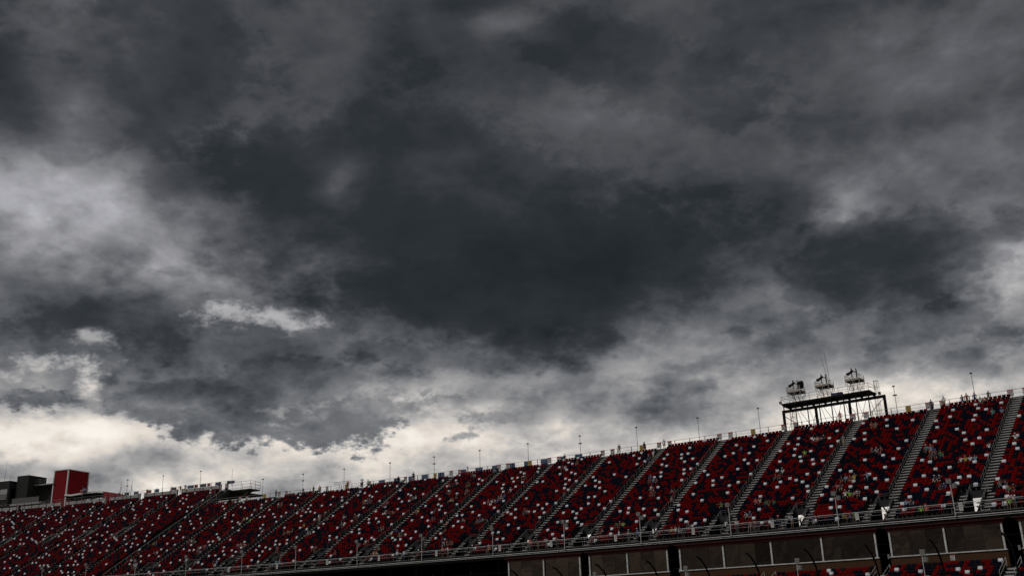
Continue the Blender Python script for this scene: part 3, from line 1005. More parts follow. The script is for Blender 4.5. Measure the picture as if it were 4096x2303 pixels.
WARN = plate(.80, .92, [(-.40, .40, .22, .46, M_SIGNR), (-.28, .26, .30, .36, M_SIGNW), (-.30, .30, .08, .14, M_INK), (-.24, .22, -.04, .01, M_INK), (-.06, .32, -.30, -.22, M_INK)], M_SIGNW, 'warning_sign')
def ring_mesh(cx, cz, r0, r1):
    b_ = MB(); n = 14
    vs = [(cx + r * math.cos(2 * math.pi * k / n), y, cz + r * math.sin(2 * math.pi * k / n)) for y in (-.017, -.0125) for r in (r0, r1) for k in range(n)]
    fs = []
    for k in range(n):
        j = (k + 1) % n
        fs += [(k, j, n + j, n + k), (2 * n + k, 3 * n + k, 3 * n + j, 2 * n + j), (n + k, n + j, 3 * n + j, 3 * n + k), (k, 2 * n + k, 2 * n + j, j)]
    b_.add(vs, fs)
    return b_.mesh('ring', M_INK)
WARN.append(('ring', ring_mesh(-.18, -.26, .07, .15)))
YEL = plate(.78, .92, [(-.26, .2, .24, .34, M_INK), (-.30, .30, .02, .12, M_INK), (-.18, .24, -.18, -.08, M_INK), (-.28, .28, -.38, -.30, M_INK)], M_SIGNY, 'yellow_sign')
NOTE = plate(.42, .88, [(-.14, .14, .22, .30, M_INK), (-.15, .15, .0, .06, M_INK), (-.13, .13, -.22, -.16, M_INK)], M_SIGNW, 'notice')
def sign(kind, p, rz, label, group, name):
    o = empty(name, p, label, 'sign', group, rz)
    for nm, me in kind:
        inst(nm, me, o)
    return o
for k, s in enumerate(AISLE[1:]):
    for side, off in (('left', .95), ('right', -.95)):
        p = S(s + off, TOP_D - .06, TOPZ - .42)
        o = sign(WARN, p, -heading(s) + rng.uniform(-.12, .12), 'red-headed white sign, %s side, top of %s stairway from the right' % (side, nth(k + 1)), 'warning signs at stairway heads', 'warning_sign')
for k, s in enumerate(GATE):
    for side, off in (('left', 1.15), ('right', -1.15)):
        p = S(s + off, df(LROW) - .03, zf(LROW) + .9)
        o = sign(WARN, p, -heading(s), 'white sign on the grey parapet, %s of the %s gate counted from the end landing' % (side, nth(k + 1)), 'parapet gate signs', 'gate_sign')
        o.scale = (.9, 1, .9)
for k, s in enumerate([143.67, 122.37, 101.03, 80.16, 58.2, 38.71, 15.3]):
    sign(YEL, S(s - 1, TOP_D - .05, TOPZ - .5), -heading(s), 'yellow notice with black lines on the top rail, %s from the right' % nth(7 - k), 'yellow notices on the top rail', 'yellow_sign')
for k, s in enumerate([123.75, 112.31, 101.06, 90.0, 78.44, 66.5, 57.46, 46.81, 35.0, 24.0, 13.29, 1.47]):
    sign(NOTE, S(s, -.11, -.42), -heading(s), 'small white notice hung on the front rail, %s from the right' % nth(12 - k), 'white notices on the front rail', 'notice')
_b = MB(); _b.box(-.72, .72, -.02, .02, -1.15, 0); BLUEM = _b.mesh('sheet', M_BLUE)
_b = MB()
for z in (-1.16, -.02):
    _b.box(-.76, .76, -.03, .03, z - .02, z + .03)
for x in (-.75, .75):
    _b.box(x - .02, x + .02, -.028, .028, -1.13, -.05)
BLUEF = _b.mesh('frame', M_DARK)
for k, s in enumerate([112.73, 109.05, 105.59, 102.49, 98.73, 93.76, 90.16, 86.62, 83.15, 79.74, 76.29, 72.75, 69.34]):
    o = empty('blue_panel', S(s, TOP_D + .07, TOPZ - .06), 'blue cloth panel hung on the top rail, %s of the thirteen from the right' % nth(13 - k), 'banner', 'blue panels on the top rail', -heading(s))
    inst('sheet', BLUEM, o); inst('frame', BLUEF, o)
M_BANR = mat('banner_red', (0.14, 0.012, 0.014), 0.7, var=0.3)
M_BAND = mat('banner_slate', (0.02, 0.03, 0.05), 0.7, var=0.3)
BLIST = [(188.8, 1.5, M_BAND, 'slate'), (186.0, 1.3, M_BLUE, 'blue'), (182.0, 1.4, M_BANR, 'red'), (179.6, 1.3, M_BLUE, 'blue'), (169.6, 1.9, M_BLUE, 'blue'), (168.0, 1.0, M_BANR, 'red'), (165.9, 1.8, M_BAND, 'slate'), (164.3, .9, M_BANR, 'red'), (161.6, 1.7, M_BLUE, 'blue'), (158.0, 2.2, M_BAND, 'slate'), (174.6, 1.6, M_BAND, 'slate')]
BORD = {s_: n_ + 1 for n_, s_ in enumerate(sorted(q_[0] for q_ in BLIST))}
for (s, w, m, cn_) in BLIST:
    b = MB(); b.sbox(s - w / 2, s + w / 2, df(LROW) + .10, df(LROW) + .13, LTOP - .72, LTOP - .05)
    tag(b.build('banner', m), '%s banner tied to the parapet rail, %s along it from the end landing' % (cn_, nth(BORD[s])), 'banner', 'banners on the parapet rail')

o = sign(WARN, S(3.3, .095, -5.72), -heading(3), 'small red-headed white sign on the brown wall under the suite windows', None, 'wall_sign')
o.scale = (.62, 1, .75)

# ================================================================== television camera tower
CT = empty('camera_tower', S(25, TOP_D + 2, zf(NROW)), 'black steel camera platform with three scaffold nests above the top row', 'camera tower')
FD = 33.0                                                     # portal frame behind the walkway
SB = 1.035
def tp(s, d, z):
    return S(s, d, z)
# portal frame
for s in (34.34, 29.2, 24.02, 18.8):
    b = MB(); b.sbox(s - .17, s + .17, 33.0, 33.35, zf(NROW) - 8, 19.86); b.build('frame_column', M_BLACK, CT)
b = MB(); b.sbox(18.63, 34.51, 32.98, 33.37, 19.862, 20.28); b.build('frame_beam', M_BLACK, CT)
# deck on legs
DK0, DK1, DKD0, DKD1, DKZ = 19.3, 32.6, TOP_D - .35, TOP_D + 2.9, 20.35
b = MB(); b.sbox(DK0, DK1, DKD0, DKD1, DKZ - .28, DKZ); b.build('deck', M_BLACK, CT)
for j in range(8):
    s = DK0 + .25 + j * (DK1 - DK0 - .5) / 7
    b = MB(); b.tube([S(s, DKD0 + .15, zf(NROW)), S(s, DKD0 + .15, DKZ - .28)], .085, 6); b.build('deck_leg', M_BLACK, CT)
    b = MB(); b.sbox(s - .07, s + .07, DKD0 - .02, DKD1, DKZ - .5, DKZ - .282); b.build('deck_joist', M_BLACK, CT)
    if j < 7:
        s2 = s + (DK1 - DK0 - .5) / 7
        b = MB()
        if j % 2 == 0:
            b.tube([S(s, DKD0 + .15, DKZ - .3), S(s2, DKD0 + 1.2, zf(NROW) + .1)], .035, 5)
        else:
            b.tube([S(s2, DKD0 + .15, DKZ - .3), S(s, DKD0 + 1.2, zf(NROW) + .1)], .035, 5)
        b.build('brace', M_DARK, CT)
        b = MB(); b.tube([S(s, DKD0 + .15, DKZ - .5), S(s, DKD1 - .2, zf(NROW) + .2)], .03, 5); b.build('brace', M_DARK, CT)
b = MB()
b.tube([S(18.9, 33.1, 19.8), S(22.6, 33.1, 16.3)], .05, 5)
b.build('brace', M_DARK, CT)
b = MB()
b.tube([S(34.2, 33.1, 19.3), S(30.4, 33.1, 16.3)], .05, 5)
b.build('brace', M_DARK, CT)
for d in (DKD0, DKD1):                                       # deck railing
    b = MB()
    for z in (1.05, .62):
        b.srail(DK0, DK1, d, DKZ + z, .028)
    s = DK0
    while s <= DK1 + .01:
        b.tube([S(s, d, DKZ), S(s, d, DKZ + 1.05)], .03, 5)
        s += (DK1 - DK0) / 6
    b.build('deck_rail', M_STEEL if d == DKD1 else M_DARK, CT)
b = MB()
for s in (DK0, DK1):
    for z in (1.05, .62):
        b.tube([S(s, DKD0, DKZ + z), S(s, DKD1, DKZ + z)], .028, 5)
b.build('deck_rail', M_DARK, CT)
# caged ladders
for s, d, z0, z1, nm in ((19.6, 32.4, 16.9, 20.0, 0), (18.75, TOP_D + 1.6, 20.0, 22.0, 1), (31.7, TOP_D + 1.3, 16.4, 19.9, 2)):
    b = MB()
    for a in range(6):
        an = math.pi * a / 5
        b.tube([S(s + .38 * math.cos(an), d + .38 * math.sin(an), z0), S(s + .38 * math.cos(an), d + .38 * math.sin(an), z1)], .016, 4)
    z = z0
    while z <= z1 + .01:
        b.tube([S(s + .38 * math.cos(math.pi * a / 8), d + .38 * math.sin(math.pi * a / 8), z) for a in range(0, 17)], .02, 4)
        z += .95
    z = z0
    while z < z1:
        b.tube([S(s - .2, d - .35, z), S(s + .2, d - .35, z)], .014, 4)
        z += .3
    for q in (-.2, .2):
        b.tube([S(s + q, d - .35, z0 - .4), S(s + q, d - .35, z1)], .022, 4)
    b.build('caged_ladder', M_DARK, CT)
for s, z, d in ((32.85, 20.6, DKD0 + .2), (19.4, 20.62, 33.0)):
    b = MB(); b.sbox(s - .16, s + .16, d, d + .3, z - .22, z + .22); b.build('junction_box', M_SPK, CT)
# scaffold nests
M_SCAF = mat('scaffold_pale', (0.24, 0.22, 0.20), 0.55, 0.2, var=0.2)
M_PLY = mat('toe_board', (0.24, 0.20, 0.17), 0.8, var=0.25)
NEST = [(30.7, 21.95, 'left'), (26.25, 22.12, 'middle'), (21.65, 22.22, 'right')]
for sc_, zb, nm in NEST:
    hw, d0, d1 = 1.05, TOP_D + .2, TOP_D + 2.3
    b = MB()
    for s in (sc_ - hw * .85, sc_, sc_ + hw * .85):
        for d in (d0 + .1, d1 - .1):
            b.tube([S(s, d, DKZ), S(s, d, zb)], .03, 5)
    for d in (d0 + .1, d1 - .1):
        for q in range(3):
            sa = sc_ - hw * .85 + q * .6
            b.tube([S(sa, d, DKZ + .1), S(sa + .6, d, zb - .1)], .02, 4)
            b.tube([S(sa + .6, d, DKZ + .1), S(sa, d, zb - .1)], .02, 4)
        for z in (.5, 1.0):
            b.tube([S(sc_ - hw * .85, d, DKZ + z), S(sc_ + hw * .85, d, DKZ + z)], .02, 4)
    for s in (sc_ - hw * .85, sc_ + hw * .85):
        b.tube([S(s, d0 + .1, DKZ), S(s, d1 - .1, zb)], .02, 4)
        b.tube([S(s, d1 - .1, DKZ), S(s, d0 + .1, zb)], .02, 4)
    b.build('scaffold', M_SCAF, CT)
    b = MB(); b.sbox(sc_ - hw, sc_ + hw, d0, d1, zb, zb + .1); b.build('nest_floor', M_BLACK, CT)
    b = MB()
    b.sbox(sc_ - hw, sc_ + hw, d0 - .03, d0, zb + .05, zb + .36)
    b.sbox(sc_ - hw - .03, sc_ - hw, d0 - .03, d1, zb + .05, zb + .36)
    b.sbox(sc_ + hw, sc_ + hw + .03, d0 - .03, d1, zb + .05, zb + .36)
    b.build('toe_board', M_PLY, CT)
    b = MB()
    for z in (.95, .62):
        b.tube([S(sc_ - hw, d1, zb + z), S(sc_ - hw, d0, zb + z), S(sc_ + hw, d0, zb + z), S(sc_ + hw, d1, zb + z)], .03, 5)
    for s, d in ((sc_ - hw, d0), (sc_ - .1, d0), (sc_ + hw, d0), (sc_ - hw, d1), (sc_ + hw, d1)):
        b.tube([S(s, d, zb - .5), S(s, d, zb + .97)], .045, 5)
    for q in range(7):
        b.tube([S(sc_ - hw + .3 * (q + .5), d0, zb + .3), S(sc_ - hw + .3 * (q + .5), d0, zb + .95)], .014, 4)
    b.tube([S(sc_ + hw, d0, zb + .9), S(sc_ + .25, d0, zb + .35)], .025, 5)
    b.tube([S(sc_ - hw, d0, zb + .9), S(sc_ - hw, d1, zb + .35)], .025, 5)
    b.build('nest_rail', M_SCAF, CT)
for s, d, z, h, lean in ((25.0, TOP_D + .4, 22.9, 4.6, .35), (25.15, TOP_D + .5, 22.9, 3.6, .75)):
    b = MB(); b.tube([S(s, d, z - .8), S(s + lean, d, z + h)], .035, 5, r1=.02); b.build('whip_antenna', M_DARK, CT)
b = MB(); b.sbox(23.4, 25.0, DKD0 + .3, DKD0 + 1.1, DKZ + .002, DKZ + .45)
tag(b.build('tarp_bundle', mat('navy_tarp', (0.008, 0.012, 0.045), 0.7, var=0.4)), 'navy tarpaulin bundle lying on the camera platform deck', 'tarp')
# television cameras: body, long box lens, hood, viewfinder, pan head, tripod
M_CAM = mat('camera_black', (0.0025, 0.0025, 0.003), 0.6, spec=0.06)
def tv_camera(sc_, zb, nm):
    o = empty('television_camera', S(sc_ + .15, TOP_D + .75, zb + .1), 'black long-lens television camera on its tripod in the %s nest' % nm, 'camera', 'television cameras on the tower', -heading(sc_) + R(-32))
    o2 = lambda name, bb, sm=False: inst(name, bb.mesh(name, M_CAM, smooth=sm), o)
    o.scale = (.86, .86, .86)
    tilt = R(11)
    def tl(x, z):
        return (x * math.cos(tilt) - z * math.sin(tilt), z * math.cos(tilt) + x * math.sin(tilt) + 1.62)
    def tbox(x0, x1, y0, y1, z0, z1, taper=1.0):
        pts = []
        for z, in ((z0,), (z1,)):
            for x, y in ((x0, y0), (x1, y0), (x1, y1), (x0, y1)):
                f_ = taper if x == x0 else 1.0
                X_, Z_ = tl(x, z * f_)
                pts.append((-X_ * -1, y * f_, Z_))
        q = MB(); q.hexa(pts); return q
    o2('lens', tbox(-.95, -.12, -.13, .13, -.13, .14, 1.25))
    o2('hood', tbox(-1.22, -.94, -.20, .20, -.21, .22, 1.08))
    o2('body', tbox(-.14, .42, -.12, .12, -.17, .20))
    q = MB()
    a, c = tl(.02, .18), tl(.22, .62)
    q.tube([(a[0], 0, a[1]), (c[0], 0, c[1])], .085, 6, r1=.13)
    o2('viewfinder', q)
    q = MB(); q.tube([(0, 0, 1.15), (0, 0, 1.55)], .11, 8); q.tube([tl(.2, -.1)[0:1] + (.1, tl(.2, -.1)[1]), tl(.75, -.22)[0:1] + (.18, tl(.75, -.22)[1])], .025, 5)
    o2('pan_head', q)
    for k in range(3):
        an = k * 2 * math.pi / 3 + .5
        q = MB(); q.tube([(0, 0, 1.2), (.48 * math.cos(an), .48 * math.sin(an), 0)], .035, 5); o2('tripod_leg', q)
    return o
for sc_, zb, nm in NEST:
    tv_camera(sc_, zb, nm)
o = empty('covered_monitor', S(29.55, TOP_D + .6, 21.95 + .4), 'black bagged equipment clamped to the rail of the left nest', 'equipment')
q = MB()
for z, r_, dx in ((.2, .30, 0), (.6, .36, .02), (1.0, .38, 0), (1.25, .30, .05)):
    pass
q.add([S(29.55 + a, TOP_D + .6 + c, 22.35 + z) for z, k_ in ((0.1, .75), (.55, 1.0), (1.0, 1.05), (1.28, .8)) for a, c in ((-.36 * k_, -.28 * k_), (.33 * k_, -.28 * k_), (.38 * k_, .26 * k_), (-.33 * k_, .26 * k_))],
      [(3, 2, 1, 0), (12, 13, 14, 15)] + [(4 * l + i, 4 * l + (i + 1) % 4, 4 * l + 4 + (i + 1) % 4, 4 * l + 4 + i) for l in range(3) for i in range(4)])
q.build('bag', M_CAM, o)
q = MB(); q.tube([S(29.7, TOP_D + .5, 22.6), S(30.3, TOP_D + .4, 22.55)], .09, 6); q.build('clamp_arm', M_CAM, o)

# ================================================================== red clad tower and dark press building behind the left stand
def clad_material(name, col, pitch, depth):
    m = bpy.data.materials.new(name)
    m.use_nodes = True
    t = m.node_tree
    b_ = t.nodes['Principled BSDF']
    b_.inputs['Roughness'].default_value = 0.6
    b_.inputs['Specular IOR Level'].default_value = 0.12
    tcn = t.nodes.new('ShaderNodeTexCoord')
    n = t.nodes.new('ShaderNodeTexNoise')
    n.inputs['Scale'].default_value = 0.5
    t.links.new(tcn.outputs['Object'], n.inputs['Vector'])
    r = t.nodes.new('ShaderNodeMapRange')
    r.inputs[1].default_value, r.inputs[2].default_value, r.inputs[3].default_value, r.inputs[4].default_value = .3, .7, .85, 1.12
    t.links.new(n.outputs['Fac'], r.inputs['Value'])
    v = t.nodes.new('ShaderNodeVectorMath')
    v.operation = 'SCALE'
    v.inputs[0].default_value = col
    t.links.new(r.outputs[0], v.inputs['Scale'])
    t.links.new(v.outputs[0], b_.inputs['Base Color'])
    return m
M_CLAD = clad_material('red_cladding', (0.17, 0.003, 0.007), .3, .03)
M_TRIM = mat('white_trim', (0.45, 0.45, 0.44), 0.6, var=0.1)
M_CHAR = mat('charcoal_render', (0.020, 0.020, 0.019), 0.85, var=0.2, scale=0.4, spec=0.1)
WZ = zf(LROW)
RT = empty('red_tower', S(221, 50, WZ), 'tall red metal clad tower with white corner trim behind the left stand', 'building')
rs0, rs1, rd0, rd1, rz1 = 217.3, 221.8, 44.0, 51.0, 31.4
b = MB(); b.sbox(rs0, rs1, rd0, rd1, WZ, rz1); b.build('core', M_CLAD, RT)
nrib = 0
for k in range(15):                                            # standing ribs of the cladding
    s = rs0 + .2 + k * (rs1 - rs0 - .4) / 14
    b = MB(); b.sbox(s - .03, s + .03, rd0 - .05, rd0 - .001, WZ, rz1 - .2); b.build('cladding_rib', M_CLAD, RT)
for k in range(22):
    d = rd0 + .2 + k * (rd1 - rd0 - .4) / 21
    b = MB(); b.sbox(rs0 - .05, rs0 - .001, d - .03, d + .03, WZ + 2.2, rz1 - .2); b.build('cladding_rib', M_CLAD, RT)
for s, d in ((rs0, rd0), (rs1, rd0), (rs0, rd1)):
    b = MB(); b.sbox(s - .14, s + .14, d - .14, d + .14, WZ + (1.8 if d == rd1 else .0), rz1); b.build('corner_trim', M_TRIM, RT)
b = MB(); b.sbox(rs0 - .18, rs1 + .18, rd0 - .18, rd1 + .18, rz1 + .002, rz1 + .16); b.build('roof_trim', M_TRIM, RT)
AN = empty('red_annex', S(208, 48, WZ), 'low red annex with a pale gabled roof edge right of the red tower', 'building')
b = MB(); b.sbox(200.0, 217.0, 45.5, 50, WZ, WZ + 2.4); b.build('wall', M_CLAD, AN)
b = MB(); b.hexa([S(204.88, 43.8, WZ + 2.0), S(200.3, 43.8, WZ + 2.0), S(200.3, 50, WZ + 2.0), S(204.88, 50, WZ + 2.0), S(204.88, 43.8, 24.6), S(200.3, 43.8, 23.2), S(200.3, 50, 23.2), S(204.88, 50, 24.6)]); b.build('gable', M_CLAD, AN)
b = MB()
zs = [(217.4, 25.0), (215.2, 24.75), (210.4, 25.0), (207.15, 25.0), (204.9, 24.72)]
for (sa, za), (sb, zb_) in zip(zs[:-1], zs[1:]):
    p = [S(sa, 43.6, za - .42), S(sb, 43.6, zb_ - .42), S(sb, 50.5, zb_ - .42), S(sa, 50.5, za - .42), S(sa, 43.6, za), S(sb, 43.6, zb_), S(sb, 50.5, zb_), S(sa, 50.5, za)]
    b.hexa(p)
b.build('roof', M_TRIM, AN)
b = MB()
for (sa, za), (sb, zb_) in zip(zs[:-1], zs[1:]):
    p = [S(sa, 43.8, za - .62), S(sb, 43.8, zb_ - .62), S(sb, 50.4, zb_ - .62), S(sa, 50.4, za - .62), S(sa, 43.8, za - .43), S(sb, 43.8, zb_ - .43), S(sb, 50.4, zb_ - .43), S(sa, 50.4, za - .43)]
    b.hexa(p)
b.build('soffit', M_CHAR, AN)
for s, d in ((215, 44), (209, 44), (204.5, 44), (200.6, 44)):
    b = MB(); b.tube([S(s, d, WZ), S(s, d, WZ + 2.3)], .1, 6); b.build('porch_post', M_CHAR, AN)
b = MB(); b.sbox(201.5, 203.2, 40.5, 40.7, WZ, WZ + 1.3)
# emblem board: a blue disc crossed by a red dart
SG = empty('emblem_board', S(213.0, 43.2, 25.3), 'blue disc emblem crossed by a red and white dart above the annex roof', 'sign')
b = MB()
c0 = (210.75, 25.36)
vs = [S(c0[0] + .62 * math.cos(2 * math.pi * k / 20), 43.3, c0[1] + .62 * math.sin(2 * math.pi * k / 20)) for k in range(20)] + [S(c0[0] + .62 * math.cos(2 * math.pi * k / 20), 43.45, c0[1] + .62 * math.sin(2 * math.pi * k / 20)) for k in range(20)]
b.add(vs, [tuple(range(20)), tuple(range(20, 40))[::-1]] + [(k, (k + 1) % 20, 20 + (k + 1) % 20, 20 + k) for k in range(20)])
b.build('disc', mat('emblem_blue', (0.02, 0.06, 0.16), 0.5), SG)
def wedge(pts, d0, d1, m, nm):
    b_ = MB(); n = len(pts)
    b_.add([S(a, d0, z) for a, z in pts] + [S(a, d1, z) for a, z in pts], [tuple(range(n)), tuple(range(n, 2 * n))[::-1]] + [(k, (k + 1) % n, n + (k + 1) % n, n + k) for k in range(n)])
    b_.build(nm, m, SG)
wedge([(211.9, 25.42), (209.2, 25.52), (209.2, 25.46), (211.2, 25.16)], 43.1, 43.28, mat('emblem_red', (0.20, 0.012, 0.015), 0.5), 'dart')
wedge([(211.9, 25.36), (211.45, 24.6), (210.6, 25.1)], 43.1, 43.28, mat('emblem_red', (0.2, 0.01, 0.01)), 'tail')
wedge([(211.8, 25.46), (210.0, 25.52), (210.0, 25.46), (211.8, 25.36)], 43.02, 43.09, M_SIGNW, 'stripe')
PB = empty('press_building', S(235, 46, WZ), 'dark charcoal press building with pale windows at the far left edge', 'building')
def pbox(nm, s0, s1, d0, d1, z0, z1, m=M_CHAR, par=None):
    b_ = MB(); b_.sbox(s0, s1, d0, d1, z0, z1); return b_.build(nm, m, par or PB)
pbox('upper_floor', 232.6, 248, 40.2, 49, WZ + 2.6, 29.4)
pbox('stair_core', 227.8, 231.6, 41.5, 47.5, WZ, 30.6)
pbox('link', 231.6, 232.6, 42.2, 48.5, WZ + 2.7, 29.3)
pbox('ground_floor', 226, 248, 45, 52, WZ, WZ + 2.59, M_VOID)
pbox('balcony_slab', 221.9, 231.8, 40.4, 45.0, WZ + 2.6, WZ + 2.95, M_WALL)
pbox('wing', 222.8, 227.8, 45.2, 50, WZ + 2.96, 28.0)
pbox('terrace_slab', 221.4, 227.79, 43.5, 50.5, 28.0, 28.25, M_WALL)
for k in range(4):
    s = 234.2 + 2.6 * k
    w_ = bpy.data.objects.new('window', None)
    COL.objects.link(w_); w_.parent = PB; w_.location = rel(S(s, 40.1, 25.4), PB)
    pbox('upper_pane', s - 1.15, s + 1.15, 40.08, 40.19, 25.9, 27.2, mat('pale_blind', (0.22, 0.22, 0.21), 0.4), w_)
    pbox('lower_pane', s - 1.15, s + 1.15, 40.08, 40.19, 24.7, 25.85, mat('grey_pane', (0.07, 0.07, 0.068), 0.3), w_)
    pbox('sill', s - 1.25, s + 1.25, 40.0, 40.19, 24.5, 24.62, M_WALL, w_)
pbox('side_window', 232.52, 232.59, 40.9, 43.4, 24.8, 27.4, M_VOID)
b = MB()
for z in (1.1, .75, .4):
    b.tube([S(248, 40.4, 29.4 + z), S(232.9, 40.4, 29.4 + z), S(232.9, 48, 29.4 + z)], .03, 4)
for k in range(9):
    b.tube([S(232.9 + 1.8 * k, 40.4, 29.4), S(232.9 + 1.8 * k, 40.4, 30.5)], .035, 4)
b.build('roof_rail', M_STEEL, PB)
b = MB()
for z in (1.3, .9, .5):
    b.tube([S(227.7, 43.6, 28.25 + z), S(221.5, 43.6, 28.25 + z), S(221.5, 50, 28.25 + z)], .03, 4)
for k in range(5):
    b.tube([S(221.5 + 1.5 * k, 43.6, 28.25), S(221.5 + 1.5 * k, 43.6, 29.55)], .035, 4)
b.build('terrace_rail', M_STEEL, PB)
for k in range(4):
    s = 222.6 + 2.2 * k
    pbox('balcony_glass', s + .06, s + 2.14, 40.45, 40.5, WZ + 2.96, WZ + 4.4, mat('smoked_glass', (0.03, 0.03, 0.03), 0.2))
    b = MB(); b.tube([S(s, 40.46, WZ + 2.9), S(s, 40.46, WZ + 4.5)], .06, 5); b.build('balcony_post', M_STEEL, PB)
for s, h in ((239.6, 4.2), (236.4, 5.6)):
    b = MB(); b.tube([S(s, 42, 29.4), S(s, 42, 29.4 + h)], .05, 5, r1=.02); b.build('roof_antenna', M_DARK, PB)
# small antenna masts on the annex
for s, h in ((201.6, 2.9), (198.2, 2.7)):
    o = empty('antenna_mast', S(s, 46, 24.4), 'small lattice aerial on the annex roof, %s one' % ('left' if s > 200 else 'right'), 'antenna', 'aerials on the annex roof')
    b = MB(); b.tube([S(s, 46, 24.2), S(s, 46, 24.4 + h)], .07, 5, r1=.03); b.build('mast', M_STEEL, o)
    b = MB()
    for a in (-.6, .6):
        b.tube([S(s, 46, 25.9), S(s + a, 46, 24.2)], .03, 4)
    b.build('stay', M_STEEL, o)
b = MB()
for q in (-1.0, 1.0):
    b.tube([S(124.6 + q, 31.5, zf(NROW) - 3), S(124.6 + q, 31.5, 18.0)], .05, 5)
b.srail(122.6, 126.9, 31.5, 18.0, .05); b.srail(122.6, 126.9, 31.5, 18.35, .05)
for k in range(9):
    b.tube([S(122.8 + .5 * k, 31.5, 18.0), S(122.8 + .5 * k, 31.5, 18.35)], .03, 4)
tag(b.build('equipment_gantry', M_STEEL), 'small ladder-like steel gantry rising behind the top rail', 'gantry')

# ================================================================== catch fence between track and stands
CF = empty('catch_fence', S(10, -40, -ZL + 1.2), 'line of dark catch-fence posts with curved tops before the suites', 'fence')
FENCE = [33.35 + 5.25 * k for k in range(3, 0, -1)] + [33.35, 28.05, 22.99, 17.35, 12.02, 7.14, 1.79, -3.37, -8.58, -13.95, -19.2]
for s in FENCE:
    b = MB()
    pts = [(0, -ZL + 1.0), (0, -9.3), (-.06, -8.6), (-.30, -7.7), (-.72, -7.05), (-1.25, -6.62), (-1.6, -6.48)]
    b.tube([S(s - .9 * max(0, 0), -39.0 + d, z) for d, z in [(0.0, -ZL + 1.0), (0.0, -9.6), (-.15, -8.8), (-.5, -7.9), (-1.1, -7.15), (-1.9, -6.65), (-2.5, -6.5)]], .08, 7)
    b.build('post', M_BLACK, CF)
for d, z in ((-2.0, -6.62), (-.95, -7.3), (-.22, -8.6), (0, -9.8), (0, -11.2), (0, -12.4)):
    b = MB(); b.srail(-19.2, 50, -39 + d + .14, z, .009, seg=5.2, n=4); b.build('cable', M_DARK, CF)

# ================================================================== people
SHIRT = {'white': (.50, .50, .52), 'red': (.16, .006, .008), 'black': (.008, .008, .009), 'navy': (.010, .014, .04), 'royal blue': (.015, .05, .22), 'light blue': (.12, .24, .36),
         'teal': (.02, .20, .20), 'green': (.015, .12, .03), 'lime green': (.14, .42, .03), 'orange': (.36, .07, .015), 'coral pink': (.42, .08, .07), 'grey': (.13, .13, .135),
         'yellow': (.38, .28, .03), 'maroon': (.06, .006, .01), 'cream': (.36, .30, .20)}
SHIRT['silhouette black'] = (.003, .003, .0035)  # backlit silhouette put into the camera operators' shirt colour
M_SHIRT = {k_: mat('shirt_' + k_.replace(' ', '_'), c_, 0.85, var=0.12, scale=6, spec=.1) for k_, c_ in SHIRT.items()}
M_SKIN = [mat('skin_%s' % n_, c_, 0.6, var=0.08, scale=8) for n_, c_ in (('light', (.17, .092, .06)), ('tan', (.12, .06, .037)), ('brown', (.06, .03, .02)))]
M_LEG = [mat('trousers_%s' % n_, c_, 0.85, var=.12, scale=6, spec=.1) for n_, c_ in (('denim', (.03, .04, .075)), ('khaki', (.20, .155, .10)), ('black', (.008, .008, .01)), ('grey', (.09, .09, .09)))]
M_HAIR = [mat('hair_%s' % n_, c_, 0.6) for n_, c_ in (('dark', (.012, .009, .007)), ('brown', (.05, .03, .018)), ('grey', (.2, .2, .2)))]
M_SHOE = mat('shoes', (.06, .06, .06), .6)
